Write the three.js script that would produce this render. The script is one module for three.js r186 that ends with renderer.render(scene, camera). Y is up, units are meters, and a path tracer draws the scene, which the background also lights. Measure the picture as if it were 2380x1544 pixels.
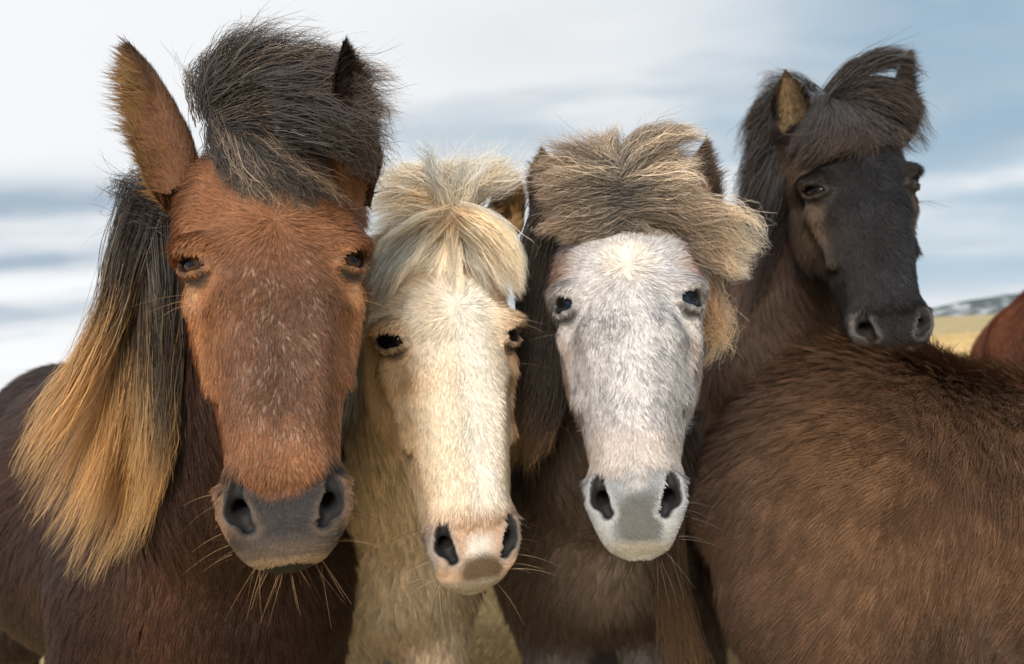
import * as THREE from 'three';
import { mergeGeometries } from 'three/addons/utils/BufferGeometryUtils.js';

// ------------------------------------------------------------------ camera, sky, sun, exposure
const W = 2380, H = 1544, F = 2335, EYE = 1.22, RISE = 0.5 * Math.PI / 180, TILT = -0.0577;   // working units of the photograph, lens, camera height
const scene = new THREE.Scene();
const camera = new THREE.PerspectiveCamera(2 * Math.atan(H / 2 / F) * 180 / Math.PI, W / H, 0.05, 6000);
camera.position.set(0, EYE, 0);
camera.rotation.set(RISE, 0, TILT, 'YXZ');
camera.focus = 1.24; camera.userData.fStop = 5.0;
camera.updateMatrixWorld(true);
const renderer = new THREE.WebGLRenderer({ antialias: true });
renderer.setSize(1024, 664);
renderer.toneMapping = THREE.LinearToneMapping;
renderer.toneMappingExposure = 1.0;
renderer.shadowMap.enabled = true;

const sun = new THREE.DirectionalLight(new THREE.Color(1.0, 0.87, 0.72), 3.6);
const SUN_DIR = new THREE.Vector3(-0.15, 0.42, 0.88).normalize();
sun.position.copy(SUN_DIR).multiplyScalar(30).add(new THREE.Vector3(0, 1, -2));
sun.target.position.set(0, 1, -2);
sun.castShadow = true; sun.shadow.radius = 44;
sun.shadow.mapSize.set(2048, 2048);
Object.assign(sun.shadow.camera, { left: -5, right: 5, top: 5, bottom: -5, near: 1, far: 60 });
scene.add(sun, sun.target);

// ------------------------------------------------------------------ small maths
const PREVIEW = 0, FUR = 1, HAIR = 1;
function rngOf(seed) { let a = seed >>> 0; return () => { a = (a + 0x6d2b79f5) | 0; let t = Math.imul(a ^ (a >>> 15), 1 | a); t = (t + Math.imul(t ^ (t >>> 7), 61 | t)) ^ t; return ((t ^ (t >>> 14)) >>> 0) / 4294967296; }; }
const clamp = (x, a = 0, b = 1) => (x < a ? a : x > b ? b : x);
const mix = (a, b, t) => a + (b - a) * t;
const mix3 = (a, b, t) => [mix(a[0], b[0], t), mix(a[1], b[1], t), mix(a[2], b[2], t)];
const sm = (a, b, x) => { const t = clamp((x - a) / (b - a)); return t * t * (3 - 2 * t); };
const smin = (a, b, k) => { const h = Math.max(k - Math.abs(a - b), 0) / k; return Math.min(a, b) - h * h * k * 0.25; };
const smax = (a, b, k) => -smin(-a, -b, k);
const hash3 = (x, y, z) => { let h = Math.imul(x, 374761393) + Math.imul(y, 668265263) + Math.imul(z, 2147483647 ^ 0x5bd1e995); h = Math.imul(h ^ (h >>> 13), 1274126177); return ((h ^ (h >>> 16)) >>> 0) / 4294967296; };
function noise(x, y, z) {                                            // value noise, -1..1
  const xi = Math.floor(x), yi = Math.floor(y), zi = Math.floor(z), u = x - xi, v = y - yi, w = z - zi;
  const a = u * u * (3 - 2 * u), b = v * v * (3 - 2 * v), c = w * w * (3 - 2 * w), h = (i, j, k) => hash3(xi + i, yi + j, zi + k);
  return 2 * mix(mix(mix(h(0, 0, 0), h(1, 0, 0), a), mix(h(0, 1, 0), h(1, 1, 0), a), b), mix(mix(h(0, 0, 1), h(1, 0, 1), a), mix(h(0, 1, 1), h(1, 1, 1), a), b), c) - 1;
}
const fbm = (x, y, z, n = 4) => { let s = 0, a = 0.5; for (let i = 0; i < n; i++) { s += a * noise(x, y, z); x = x * 2.03 + 7.1; y = y * 2.03 + 3.7; z = z * 2.03 + 1.9; a *= 0.5; } return s; };
const V = (x, y, z) => new THREE.Vector3(x, y, z);
const LEVEL = camera.matrixWorld.clone().multiply(new THREE.Matrix4().makeRotationX(0.9 * Math.PI / 180)).multiply(new THREE.Matrix4().makeTranslation(0, -EYE, 0));   // poses are noted level with the lens
const camInv = camera.matrixWorld.clone().invert();
const P = (u, v, d) => V((u - W / 2) / F * d, (H / 2 - v) / F * d, -d).applyMatrix4(camera.matrixWorld);   // a place in view at a distance
function seen(p) { const q = p.clone().applyMatrix4(camInv); return [W / 2 + F * q.x / -q.z, H / 2 - F * q.y / -q.z, -q.z]; }
function capsule(px, py, pz, a, b, ra, rb) {
  const bx = b[0] - a[0], by = b[1] - a[1], bz = b[2] - a[2], qx = px - a[0], qy = py - a[1], qz = pz - a[2];
  const t = clamp((qx * bx + qy * by + qz * bz) / (bx * bx + by * by + bz * bz)), dx = qx - t * bx, dy = qy - t * by, dz = qz - t * bz;
  return Math.sqrt(dx * dx + dy * dy + dz * dz) - (ra + (rb - ra) * t);
}
function ellipsoid(px, py, pz, c, r) {
  const x = px - c[0], y = py - c[1], z = pz - c[2], a = x / r[0], b = y / r[1], d = z / r[2], k0 = Math.sqrt(a * a + b * b + d * d);
  const e = x / (r[0] * r[0]), f = y / (r[1] * r[1]), g = z / (r[2] * r[2]), k1 = Math.sqrt(e * e + f * f + g * g);
  return k1 < 1e-9 ? -Math.min(r[0], r[1], r[2]) : k0 * (k0 - 1) / k1;
}
function spline(rows, x) {                                           // Catmull-Rom through rows [x, a, b, ...], x falling
  const n = rows.length; let i = 0;
  while (i < n - 2 && x < rows[i + 1][0]) i++;
  const r1 = rows[i], r2 = rows[i + 1], r0 = rows[Math.max(i - 1, 0)], r3 = rows[Math.min(i + 2, n - 1)], t = clamp((x - r1[0]) / (r2[0] - r1[0])), out = [];
  for (let k = 1; k < r1.length; k++) {
    const m1 = (r2[k] - r0[k]) / (r2[0] - r0[0]) * (r2[0] - r1[0]), m2 = (r3[k] - r1[k]) / (r3[0] - r1[0]) * (r2[0] - r1[0]), t2 = t * t, t3 = t2 * t;
    out.push((2 * t3 - 3 * t2 + 1) * r1[k] + (t3 - 2 * t2 + t) * m1 + (3 * t2 - 2 * t3) * r2[k] + (t3 - t2) * m2);
  }
  return out;
}

// the sky: thin bright overcast, whiter towards the sun on the left, bluer to the right, in long flat streaks
{
  const w = 2048, h = 1024, data = new Float32Array(w * h * 4), bump = (x, c, s) => Math.exp(-(((x - c) / s) ** 2));
  const G = [0.38, 0.47, 0.56], B = [0.27, 0.42, 0.56], L = [0.93, 0.94, 0.95], STREAKS = [[-0.50, 0.22, 0.142, 0.024, 1.3, G], [-0.46, 0.20, 0.100, 0.013, 1.1, G], [-0.52, 0.16, 0.050, 0.012, 1.1, G], [-0.45, 0.25, 0.118, 0.010, 0.6, L], [-0.45, 0.25, 0.070, 0.012, 0.8, L], [0.02, 0.12, 0.30, 0.05, 0.5, [0.72, 0.76, 0.79]], [0.46, 0.22, 0.30, 0.09, 0.9, B], [0.30, 0.15, 0.20, 0.03, 0.6, G], [0.47, 0.10, 0.122, 0.012, 1.0, L], [0.47, 0.12, 0.165, 0.022, 0.8, B], [0.42, 0.16, 0.07, 0.03, 0.6, [0.66, 0.76, 0.83]], [1.1, 0.3, 0.2, 0.05, 0.6, G], [-1.2, 0.3, 0.16, 0.04, 0.6, G], [2.2, 0.4, 0.25, 0.05, 0.6, G], [-2.3, 0.4, 0.2, 0.05, 0.6, G]];
  for (let y = 0; y < h; y++) {
    const el = (y + 0.5) / h * Math.PI - Math.PI / 2, ce = Math.cos(el);
    for (let x = 0; x < w; x++) {
      const phi = (x + 0.5) / w * 2 * Math.PI - Math.PI, dx = Math.cos(phi) * ce, dy = Math.sin(el), dz = Math.sin(phi) * ce;   // direction
      const az = Math.atan2(dx, -dz), up = Math.max(dy, 0);                                  // 0 straight ahead, positive to the right
      const px = dx / (up + 0.16), pz = dz / (up + 0.16), n = fbm(px * 0.55 + 4, 2.5, pz * 1.5, 5), n2 = fbm(px * 1.3, 8.5, pz * 3.2, 5), n3 = fbm(az * 9 + 3, el * 34, 2.2, 5);
      const toSun = clamp(-0.75 * dx - 0.35 * dz * 0.2 + 0.15), veil = clamp(0.62 + 0.55 * toSun + 0.9 * n + 0.35 * n3 - 0.28 * sm(0.05, 0.45, az) * sm(1.9, 1.2, az));
      let c = mix3(mix3([0.42, 0.56, 0.68], [0.27, 0.44, 0.58], sm(0.1, 0.5, up)), [0.86, 0.88, 0.90], sm(0.25, 0.85, veil));
      const grey = sm(0.05, 0.34, n2 - 0.2 * sm(0.2, 0.5, up)) * sm(0.42, 0.16, up); c = mix3(c, [0.52, 0.60, 0.67], grey * 0.75);
      c = mix3(c, [0.95, 0.96, 0.97], sm(0.06, 0.0, up) * 0.5);
      for (const [a0, aw, e0, ew, k, tone] of STREAKS) { const s = bump(az, a0, aw) * bump(el - 0.05 * (az - a0), e0 + 0.018 * n2, ew) * k * clamp(0.75 + 0.8 * n + 1.1 * n3); c = mix3(c, tone, clamp(s)); }
      const g = 1 + 0.14 * toSun; c = scale(c, g);
      if (dy < 0) c = [0.92, 0.94, 0.96];
      data.set([c[0], c[1], c[2], 1], (y * w + x) * 4);
    }
  }
  function scale(c, k) { return [c[0] * k, c[1] * k, c[2] * k]; }
  const sky = new THREE.DataTexture(data, w, h, THREE.RGBAFormat, THREE.FloatType); sky.mapping = THREE.EquirectangularReflectionMapping; sky.colorSpace = THREE.LinearSRGBColorSpace; sky.magFilter = THREE.LinearFilter; sky.needsUpdate = true;
  scene.background = sky; scene.environment = sky;
}

// ------------------------------------------------------------------ surface of a solid: naive surface nets on a grid, coarse cells first
function surface(sdf, lo, hi, cell, project = 2) {
  const n = [0, 1, 2].map((k) => Math.ceil((hi[k] - lo[k]) / cell / 4) * 4 + 1), [nx, ny, nz] = n, field = new Float32Array(nx * ny * nz).fill(1), C = 4;
  const at = (i, j, k) => (k * ny + j) * nx + i;
  for (let K = 0; K < nz - 1; K += C) for (let J = 0; J < ny - 1; J += C) for (let I = 0; I < nx - 1; I += C) {
    const d = sdf(lo[0] + (I + C / 2) * cell, lo[1] + (J + C / 2) * cell, lo[2] + (K + C / 2) * cell), far = Math.abs(d) > cell * C * 1.45;
    const e = (s, m) => (s + C === m - 1 ? C : C - 1);
    for (let k = 0; k <= e(K, nz); k++) for (let j = 0; j <= e(J, ny); j++) for (let i = 0; i <= e(I, nx); i++)
      field[at(I + i, J + j, K + k)] = far ? d : sdf(lo[0] + (I + i) * cell, lo[1] + (J + j) * cell, lo[2] + (K + k) * cell);
  }
  const id = new Int32Array(nx * ny * nz).fill(-1), pos = [], idx = [];
  for (let k = 0; k < nz - 1; k++) for (let j = 0; j < ny - 1; j++) for (let i = 0; i < nx - 1; i++) {
    let mask = 0; const c = [];
    for (let q = 0; q < 8; q++) { const f = field[at(i + (q & 1), j + ((q >> 1) & 1), k + (q >> 2))]; c.push(f); if (f < 0) mask |= 1 << q; }
    if (mask === 0 || mask === 255) continue;
    let x = 0, y = 0, z = 0, m = 0;
    for (let a = 0; a < 8; a++) for (let bit = 1; bit < 8; bit <<= 1) {
      const b = a | bit; if (b === a || (c[a] < 0) === (c[b] < 0)) continue;
      const t = c[a] / (c[a] - c[b]);
      x += (a & 1) + (bit === 1 ? t : 0); y += ((a >> 1) & 1) + (bit === 2 ? t : 0); z += (a >> 2) + (bit === 4 ? t : 0); m++;
    }
    id[at(i, j, k)] = pos.length / 3;
    pos.push(lo[0] + (i + x / m) * cell, lo[1] + (j + y / m) * cell, lo[2] + (k + z / m) * cell);
  }
  const quad = (a, b, c, d, flip) => { if (a < 0 || b < 0 || c < 0 || d < 0) return; flip ? idx.push(a, c, b, a, d, c) : idx.push(a, b, c, a, c, d); };
  for (let k = 1; k < nz - 1; k++) for (let j = 1; j < ny - 1; j++) for (let i = 1; i < nx - 1; i++) {
    const s = field[at(i, j, k)] < 0;
    if (s !== field[at(i + 1, j, k)] < 0) quad(id[at(i, j - 1, k - 1)], id[at(i, j, k - 1)], id[at(i, j, k)], id[at(i, j - 1, k)], !s);
    if (s !== field[at(i, j + 1, k)] < 0) quad(id[at(i - 1, j, k - 1)], id[at(i - 1, j, k)], id[at(i, j, k)], id[at(i, j, k - 1)], !s);
    if (s !== field[at(i, j, k + 1)] < 0) quad(id[at(i - 1, j - 1, k)], id[at(i, j - 1, k)], id[at(i, j, k)], id[at(i - 1, j, k)], !s);
  }
  const p = new Float32Array(pos), nor = new Float32Array(pos.length), e = cell * 0.4;
  for (let v = 0; v < p.length; v += 3) {
    let gx, gy, gz, g;
    for (let it = 0; it <= project; it++) {
      const x = p[v], y = p[v + 1], z = p[v + 2];
      gx = (sdf(x + e, y, z) - sdf(x - e, y, z)) / (2 * e); gy = (sdf(x, y + e, z) - sdf(x, y - e, z)) / (2 * e); gz = (sdf(x, y, z + e) - sdf(x, y, z - e)) / (2 * e); g = gx * gx + gy * gy + gz * gz + 1e-9;
      if (it < project) { const d = clamp(sdf(x, y, z) / g, -cell * 0.5, cell * 0.5); p[v] -= d * gx; p[v + 1] -= d * gy; p[v + 2] -= d * gz; }
    }
    g = Math.sqrt(g); nor[v] = gx / g; nor[v + 1] = gy / g; nor[v + 2] = gz / g;
  }
  return { p, n: nor, idx: new Uint32Array(idx) };
}

// ------------------------------------------------------------------ the head of a horse, in its own axes: x across, y from muzzle to poll, z out of the face; metres of a plain head
const PROFILE = [   // y, half width, front, back
  [0.215, 0.030, -0.060, -0.085], [0.20, 0.058, -0.042, -0.110], [0.17, 0.080, -0.012, -0.135], [0.12, 0.094, 0.024, -0.150], [0.07, 0.098, 0.046, -0.165], [0.02, 0.095, 0.057, -0.180],
  [-0.04, 0.087, 0.060, -0.185], [-0.10, 0.0765, 0.057, -0.165], [-0.16, 0.0670, 0.052, -0.125], [-0.22, 0.0585, 0.047, -0.100], [-0.28, 0.0535, 0.042, -0.088], [-0.33, 0.052, 0.035, -0.080],
  [-0.37, 0.047, 0.022, -0.070], [-0.398, 0.035, 0.000, -0.052], [-0.412, 0.014, -0.018, -0.036]];
const TABLE = (() => { const t = []; for (let i = 0; i <= 640; i++) t.push(spline(PROFILE, 0.215 - i * 0.001)); return t; })();
const EA = 0.0255, EU = 0.0165, EL = -0.0115, ER = 0.0285, EYE_AT = [0.0665, 0, 0.009], EYE_OUT = V(0.80, 0.02, 0.60).normalize();
const EYE_IN = V(-0.42, -0.42, 0.8).addScaledVector(EYE_OUT, -V(-0.42, -0.42, 0.8).dot(EYE_OUT)).normalize(), EYE_UP = V().crossVectors(EYE_IN, EYE_OUT).normalize();
if (EYE_UP.y < 0) EYE_UP.negate();
const lidPoint = (s, up, r) => { const a = s * EA, b = up * (1 - s * s), q = EYE_OUT.clone().multiplyScalar(Math.sqrt(Math.max(r * r - a * a - b * b, 0.0001))).addScaledVector(EYE_IN, a).addScaledVector(EYE_UP, b); return [EYE_AT[0] + q.x, EYE_AT[1] + q.y, EYE_AT[2] + q.z]; };
const LIDS = (open) => { const L = []; for (const [up, r] of [[EU * open, 0.0048], [EL * open, 0.0038]]) { const pts = [-1, -0.5, 0, 0.5, 1].map((s) => lidPoint(s, up * 1.15, 0.0315)); for (let i = 0; i < 4; i++) L.push([pts[i], pts[i + 1], r]); } return L; };
const NOSTRIL = [[0.0430, -0.296, 0.037], [0.0492, -0.314, 0.035], [0.0478, -0.337, 0.030], [0.0375, -0.356, 0.025]], NOSTRIL_R = [0.0030, 0.0066, 0.0102, 0.0076];
function headSDF(o) {                                                // o: { muzzle, open (eye), lip }
  const lids = LIDS(o.open ?? 1), open = o.open ?? 1, mw = o.muzzle ?? 1;
  return (x, y, z) => {
    let ax = Math.abs(x) / (1 + (mw - 1) * sm(-0.2, -0.32, y));
    const i = clamp((0.215 - y) / 0.001, 0, 626.9), i0 = i | 0, f = i - i0, A = TABLE[i0], B = TABLE[i0 + 1];
    const w = mix(A[0], B[0], f), fr = mix(A[1], B[1], f), bk = mix(A[2], B[2], f), zc = (fr + bk) / 2, hd = (fr - bk) / 2, s = (z - zc) / hd, e = 2.5;
    const wz = w * (1 - 0.1 * sm(-0.1, 1, s) - 0.16 * sm(0.2, -1, s)), k = Math.pow(Math.pow(ax / wz, e) + Math.pow(Math.abs(s), e), 1 / e);
    let d = (k - 1) * Math.min(wz, hd);
    if (y > 0.215) d = Math.hypot(Math.max(d, 0), y - 0.215); else if (y < -0.411) d = Math.hypot(Math.max(d, 0), -0.411 - y);
    if (d > 0.09) return d - 0.03;
    d = smin(d, ellipsoid(ax, y, z, [0.072, 0.026, 0.014], [0.032, 0.021, 0.036]), 0.03);                                     // brow
    d = smin(d, capsule(ax, y, z, [0.084, -0.035, -0.004], [0.070, -0.155, 0.004], 0.013, 0.009), 0.022);                        // crest of the cheek
    d = smax(d, -ellipsoid(ax, y, z, [0.098, -0.115, 0.012], [0.020, 0.045, 0.016]), 0.03);                                    // hollow before the jaw muscle
    d = smax(d, -capsule(ax, y, z, [0.071, -0.035, 0.052], [0.052, -0.085, 0.066], 0.006, 0.006), 0.02);                      // tear line
    d = smin(d, ellipsoid(ax, y, z, [0.050, -0.045, -0.105], [0.036, 0.105, 0.082]), 0.025);                                   // jowl
    d = smin(d, capsule(ax, y, z, [0.036, -0.06, 0.034], [0.026, -0.27, 0.024], 0.014, 0.012), 0.05);                       // edge of the nose bone
    d = smin(d, capsule(ax, y, z, [0, 0.06, 0.034], [0, -0.28, 0.026], 0.016, 0.013), 0.05);
    d = smax(d, -ellipsoid(ax, y, z, [0.082, 0.064, 0.034], [0.015, 0.017, 0.015]), 0.03);                                    // hollow over the eye
    d = smax(d, -capsule(ax, y, z, [0.084, -0.10, 0.056], [0.070, -0.25, 0.048], 0.018, 0.015), 0.03);                        // hollow beside the nose bone
    d = smin(d, ellipsoid(ax, y, z, [0.0465, -0.330, 0.010], [0.0190, 0.046, 0.030]), 0.022);
    d = smin(d, ellipsoid(ax, y, z, [0, -0.335, 0.008], [0.044, 0.046, 0.031]), 0.02);                                  // wing of the nostril
    d = smin(d, ellipsoid(ax, y, z, [0, -0.378, -0.006], [0.046, 0.029, 0.032]), 0.022);                                       // upper lip
    d = smin(d, ellipsoid(ax, y, z, [0, -0.383, -0.052], [0.034, 0.026, 0.024]), 0.012);                                       // lower lip
    d = smin(d, ellipsoid(ax, y, z, [0, -0.350, -0.076], [0.030, 0.030, 0.022]), 0.02);                                        // chin
    const m = Math.min(capsule(ax, y, z, [0, -0.412, -0.030], [0.030, -0.400, -0.034], 0.0035, 0.0035), capsule(ax, y, z, [0.030, -0.400, -0.034], [0.047, -0.345, -0.048], 0.0035, 0.002));
    d = smax(d, -m, 0.008);                                                                                                   // line of the mouth
    if (z > -0.06 && y < -0.26) {
      let n = 1; for (let q = 0; q < 3; q++) n = Math.min(n, capsule(ax, y, z, NOSTRIL[q], NOSTRIL[q + 1], NOSTRIL_R[q], NOSTRIL_R[q + 1]));
      n = smin(n, capsule(ax, y, z, NOSTRIL[2], [0.038, -0.312, -0.012], 0.0102, 0.008), 0.012);
      d = smax(d, -n, 0.006);
      d = smin(d, Math.min(capsule(ax, y, z, [0.0600, -0.306, 0.024], [0.0610, -0.338, 0.016], 0.0050, 0.0060), capsule(ax, y, z, [0.0610, -0.338, 0.016], [0.045, -0.368, 0.012], 0.0055, 0.005)), 0.010);   // rim
    }
    const ex = ax - EYE_AT[0], ey = y - EYE_AT[1], ez = z - EYE_AT[2], r2 = ex * ex + ey * ey + ez * ez;
    if (r2 < 0.0055) {
      const r = Math.sqrt(r2), a = ex * EYE_IN.x + ey * EYE_IN.y + ez * EYE_IN.z, b = ex * EYE_UP.x + ey * EYE_UP.y + ez * EYE_UP.z, c = ex * EYE_OUT.x + ey * EYE_OUT.y + ez * EYE_OUT.z, q = 1 - (a / EA) ** 2;
      d = smin(d, r - 0.0303, 0.02);
      for (const [p0, p1, lr] of lids) d = smin(d, capsule(ax, y, z, p0, p1, lr, lr), 0.008);
      if (c > 0) { const cut = Math.max(b - EU * open * q, EL * open * q - b, Math.abs(a) - EA, r - 0.06); d = smax(d, -cut, 0.002); }
    }
    return d;
  };
}

// ------------------------------------------------------------------ the body of a horse: joints with radii, in axes x across, y up, z forward, feet at 0
const BODY = [   // group, from, to, radius, radius
  [[0, 0.90, -0.08], [0, 0.88, -0.60], 0.225, 0.285], [[0, 0.88, -0.60], [0, 0.95, -1.12], 0.285, 0.245], [[0, 1.10, -0.22], [0, 1.09, -0.45], 0.085, 0.085], [[0, 1.09, -0.45], [0, 1.02, -0.80], 0.085, 0.16],
  [[0, 1.02, -0.80], [0, 1.06, -1.12], 0.16, 0.15], [[0, 1.06, -1.12], [0, 0.98, -1.36], 0.15, 0.10], [[0.11, 0.92, -1.20], [0.12, 0.82, -1.25], 0.18, 0.17], [[0.12, 0.86, 0.00], [0.13, 0.72, -0.04], 0.13, 0.115],
  [[0.06, 0.80, 0.06], [0.07, 0.76, 0.02], 0.13, 0.12], [[0.135, 0.72, -0.03], [0.125, 0.38, 0.00], 0.095, 0.052], [[0.125, 0.38, 0.00], [0.12, 0.13, 0.00], 0.046, 0.036], [[0.12, 0.13, 0.00], [0.12, 0.05, 0.035], 0.04, 0.05], [[0.12, 0.05, 0.035], [0.12, 0.03, 0.045], 0.055, 0.062],
  [[0.15, 0.80, -1.18], [0.16, 0.64, -1.08], 0.16, 0.12], [[0.16, 0.64, -1.08], [0.14, 0.42, -1.34], 0.105, 0.055], [[0.14, 0.42, -1.34], [0.14, 0.13, -1.30], 0.05, 0.037], [[0.14, 0.13, -1.30], [0.14, 0.05, -1.26], 0.04, 0.05], [[0.14, 0.05, -1.26], [0.14, 0.03, -1.25], 0.055, 0.062]];

let made = 0;
class Horse {
  constructor(o) {
    this.o = o; this.rand = rngOf(o.seed);
    this.group = new THREE.Group(); this.group.name = made ? 'horse_' + String(made).padStart(3, '0') : 'horse'; made++; this.group.userData = { label: o.label, category: 'horse', group: 'ponies standing close together' };
    scene.add(this.group);
    const [cx, cz] = o.stand; this.group.position.set(cx, 0, cz); this.group.updateMatrixWorld(true);
    this.frame = new THREE.Matrix4().makeTranslation(cx, 0, cz).multiply(new THREE.Matrix4().makeRotationY(o.heading)).multiply(new THREE.Matrix4().makeScale((o.wide ?? 1) * o.size, o.size, o.size));
    this.frameInv = this.frame.clone().invert();
    if (o.head) {
      const h = o.head, r = Math.PI / 180;
      this.L = h.scale;
      this.pose = LEVEL.clone().multiply(new THREE.Matrix4().makeTranslation(h.at[0], h.at[1] + EYE, h.at[2])).multiply(new THREE.Matrix4().makeRotationY(h.yaw * r)).multiply(new THREE.Matrix4().makeRotationZ(h.roll * r)).multiply(new THREE.Matrix4().makeRotationX(-h.pitch * r)).multiply(new THREE.Matrix4().makeScale(...h.scale));
      this.poseInv = this.pose.clone().invert();
      this.headField = headSDF(h);
    }
    this.bones = [];
    const T = (p) => V(p[0], p[1] - ((o.lower ?? 0) * sm(-1.15, -0.6, p[2]) + (o.drop ?? 0) * sm(-0.3, -0.8, p[2])) * sm(0.6, 0.9, p[1]), p[2]).applyMatrix4(this.frame), add = (a, b, ra, rb, k) => this.bones.push([a.toArray(), b.toArray(), ra, rb, k]);
    for (const [a, b, ra, rb] of BODY) for (const s of a[0] || b[0] ? [1, -1] : [1]) add(T([a[0] * s, a[1], a[2]]), T([b[0] * s, b[1], b[2]]), ra * o.size * (ra > 0.06 ? o.slim ?? 1 : 1), rb * o.size * (rb > 0.06 ? o.slim ?? 1 : 1), ra < 0.06 ? 0.03 : 0.09);
    if (o.head) {
      const L = (x, y, z) => V(x, y, z).applyMatrix4(this.pose), n = o.neck ?? 1;
      const crest = L(0, 0.10, -0.085), throat = L(0, 0.02, -0.135), base = T([0, 1.06, -0.12]), low = T([0, 0.86, 0.02]), mid = crest.clone().lerp(base, 0.5).add(V(0, 0.03, -0.02)), midLow = throat.clone().lerp(low, 0.55).add(V(0, -0.0, -0.02));
      this.neckLine = [crest, mid, base];
      add(crest, mid, 0.082 * n, 0.115 * n, 0.06); add(mid, base, 0.115 * n, 0.17 * n, 0.1); add(throat, midLow, 0.070 * n, 0.12 * n, 0.06); add(midLow, low, 0.12 * n, 0.19 * n, 0.1); add(mid, midLow, 0.11 * n, 0.11 * n, 0.08);
    }
    this.lo = [9, 9, 9]; this.hi = [-9, -9, -9];
    for (const [a, b, ra, rb] of this.bones) for (const [q, r] of [[a, ra], [b, rb]]) for (let k = 0; k < 3; k++) { this.lo[k] = Math.min(this.lo[k], q[k] - r - 0.05); this.hi[k] = Math.max(this.hi[k], q[k] + r + 0.05); }
    this.bodyField = (x, y, z) => {
      let d = 9;
      for (const [a, b, ra, rb, k] of this.bones) { const c = capsule(x, y, z, a, b, ra, rb); if (c < d + k) d = d > 8 ? c : smin(d, c, k); }
      return d;
    };
    const q = V();
    this.worldHead = (x, y, z) => { q.set(x, y, z).applyMatrix4(this.poseInv); return this.headField(q.x, q.y, q.z) * Math.min(...this.L); };
    this.solid = (x, y, z) => Math.min(this.bodyField(x, y, z), this.o.head ? this.worldHead(x, y, z) : 9);
    this.build();
  }
  local(p) { return p.clone().applyMatrix4(this.poseInv); }
  build() {
    const o = this.o, pieces = [];
    const push = (s, zone, extra) => pieces.push({ ...s, zone, extra });
    if (o.head) {
      const s = surface(this.headField, [-0.135, -0.43, -0.215], [0.135, 0.235, 0.085], PREVIEW ? 0.004 : 0.0028);
      const nm = new THREE.Matrix3().getNormalMatrix(this.pose), v = V(), loc = Float32Array.from(s.p);
      for (let i = 0; i < s.p.length; i += 3) { v.fromArray(s.p, i).applyMatrix4(this.pose).toArray(s.p, i); v.fromArray(s.n, i).applyMatrix3(nm).normalize().toArray(s.n, i); }
      push(s, 'head', loc);
      for (const e of o.ears) push(this.ear(e), 'ear');
    }
    push(surface(this.bodyField, this.lo, this.hi, PREVIEW ? 0.03 : 0.017), 'body');
    this.pieces = pieces;
    const gs = pieces.map((s) => {
      const g = new THREE.BufferGeometry(), n = s.p.length / 3, col = new Float32Array(n * 3);
      s.color = (i) => this.coat(s, i);
      for (let i = 0; i < n; i++) { const c = this.coat(s, i).skin; col.set(c, i * 3); }
      const p = Float32Array.from(s.p); for (let i = 0; i < p.length; i += 3) { p[i] -= this.group.position.x; p[i + 2] -= this.group.position.z; }
      g.setAttribute('position', new THREE.BufferAttribute(p, 3)); g.setAttribute('normal', new THREE.BufferAttribute(s.n, 3)); g.setAttribute('color', new THREE.BufferAttribute(col, 3)); g.setIndex(new THREE.BufferAttribute(s.idx, 1));
      return g;
    });
    this.part('body', mergeGeometries(gs), skinMaterial);
    if (o.head) for (const s of [-1, 1]) this.eye(s);
    if (FUR) this.fur();
    if (HAIR) for (const h of o.hair ?? []) this.hair(h);
    if (HAIR && o.head) this.whiskers();
  }
  part(name, geometry, material, kind) {
    const m = new THREE.Mesh(geometry, material); m.name = name; m.castShadow = m.receiveShadow = true;
    if (kind) m.userData.kind = kind;
    this.group.add(m); return m;
  }
  ear(e) {                                                          // a cupped shell from base to tip, opening towards e.open
    const b = P(...e.base), t = P(...e.tip), U = t.clone().sub(b), len = U.length(); U.normalize();
    const O = V(...e.open); O.addScaledVector(U, -O.dot(U)).normalize(); const S = V().crossVectors(U, O).normalize(), nu = 26, nv = 22, p = [], idx = [], zoneOf = [];
    const width = (s) => e.width * (s < 0.3 ? mix(e.foot ?? 0.62, 1, sm(0, 0.3, s)) : Math.pow(Math.max(0, 1 - ((s - 0.3) / 0.7) ** (e.taper ?? 1.2)), 0.85));
    for (const shell of [0, 1]) for (let i = 0; i <= nu; i++) for (let j = 0; j <= nv; j++) {
      const s = i / nu, a = (j / nv * 2 - 1), w = Math.max(width(s), 0.0008), open = mix(2.75, 1.25, sm(0, 0.75, s)), phi = a * open, thick = 0.0042 * (1 - a * a * a * a) * sm(1.02, 0.8, s), r = w / Math.max(Math.sin(Math.min(open, 1.5)), 0.55) * mix(0.78, 1, s) - (shell ? thick : 0);
      const c = b.clone().addScaledVector(U, s * len).addScaledVector(O, -0.010 * Math.sin(s * Math.PI) + (e.curl ?? 0) * s * s);
      c.addScaledVector(S, Math.sin(phi) * r).addScaledVector(O, -Math.cos(phi) * r * 0.8 + r * 0.55);
      p.push(c.x, c.y, c.z); zoneOf.push(shell, s, a);
    }
    const row = nv + 1, half = (nu + 1) * row;
    for (let i = 0; i < nu; i++) for (let j = 0; j < nv; j++) { const a = i * row + j, q = a + 1, c = a + row, d = c + 1; idx.push(a, q, c, q, d, c, half + a, half + c, half + q, half + q, half + c, half + d); }
    for (let i = 0; i < nu; i++) for (const j of [0, nv]) { const a = i * row + j, c = a + row; idx.push(a, c, half + a, c, half + c, half + a); }
    const g = new THREE.BufferGeometry(); g.setAttribute('position', new THREE.Float32BufferAttribute(p, 3)); g.setIndex(idx); g.computeVertexNormals();
    const n = Float32Array.from(g.attributes.normal.array), mid = V(), nn = V();
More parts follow.
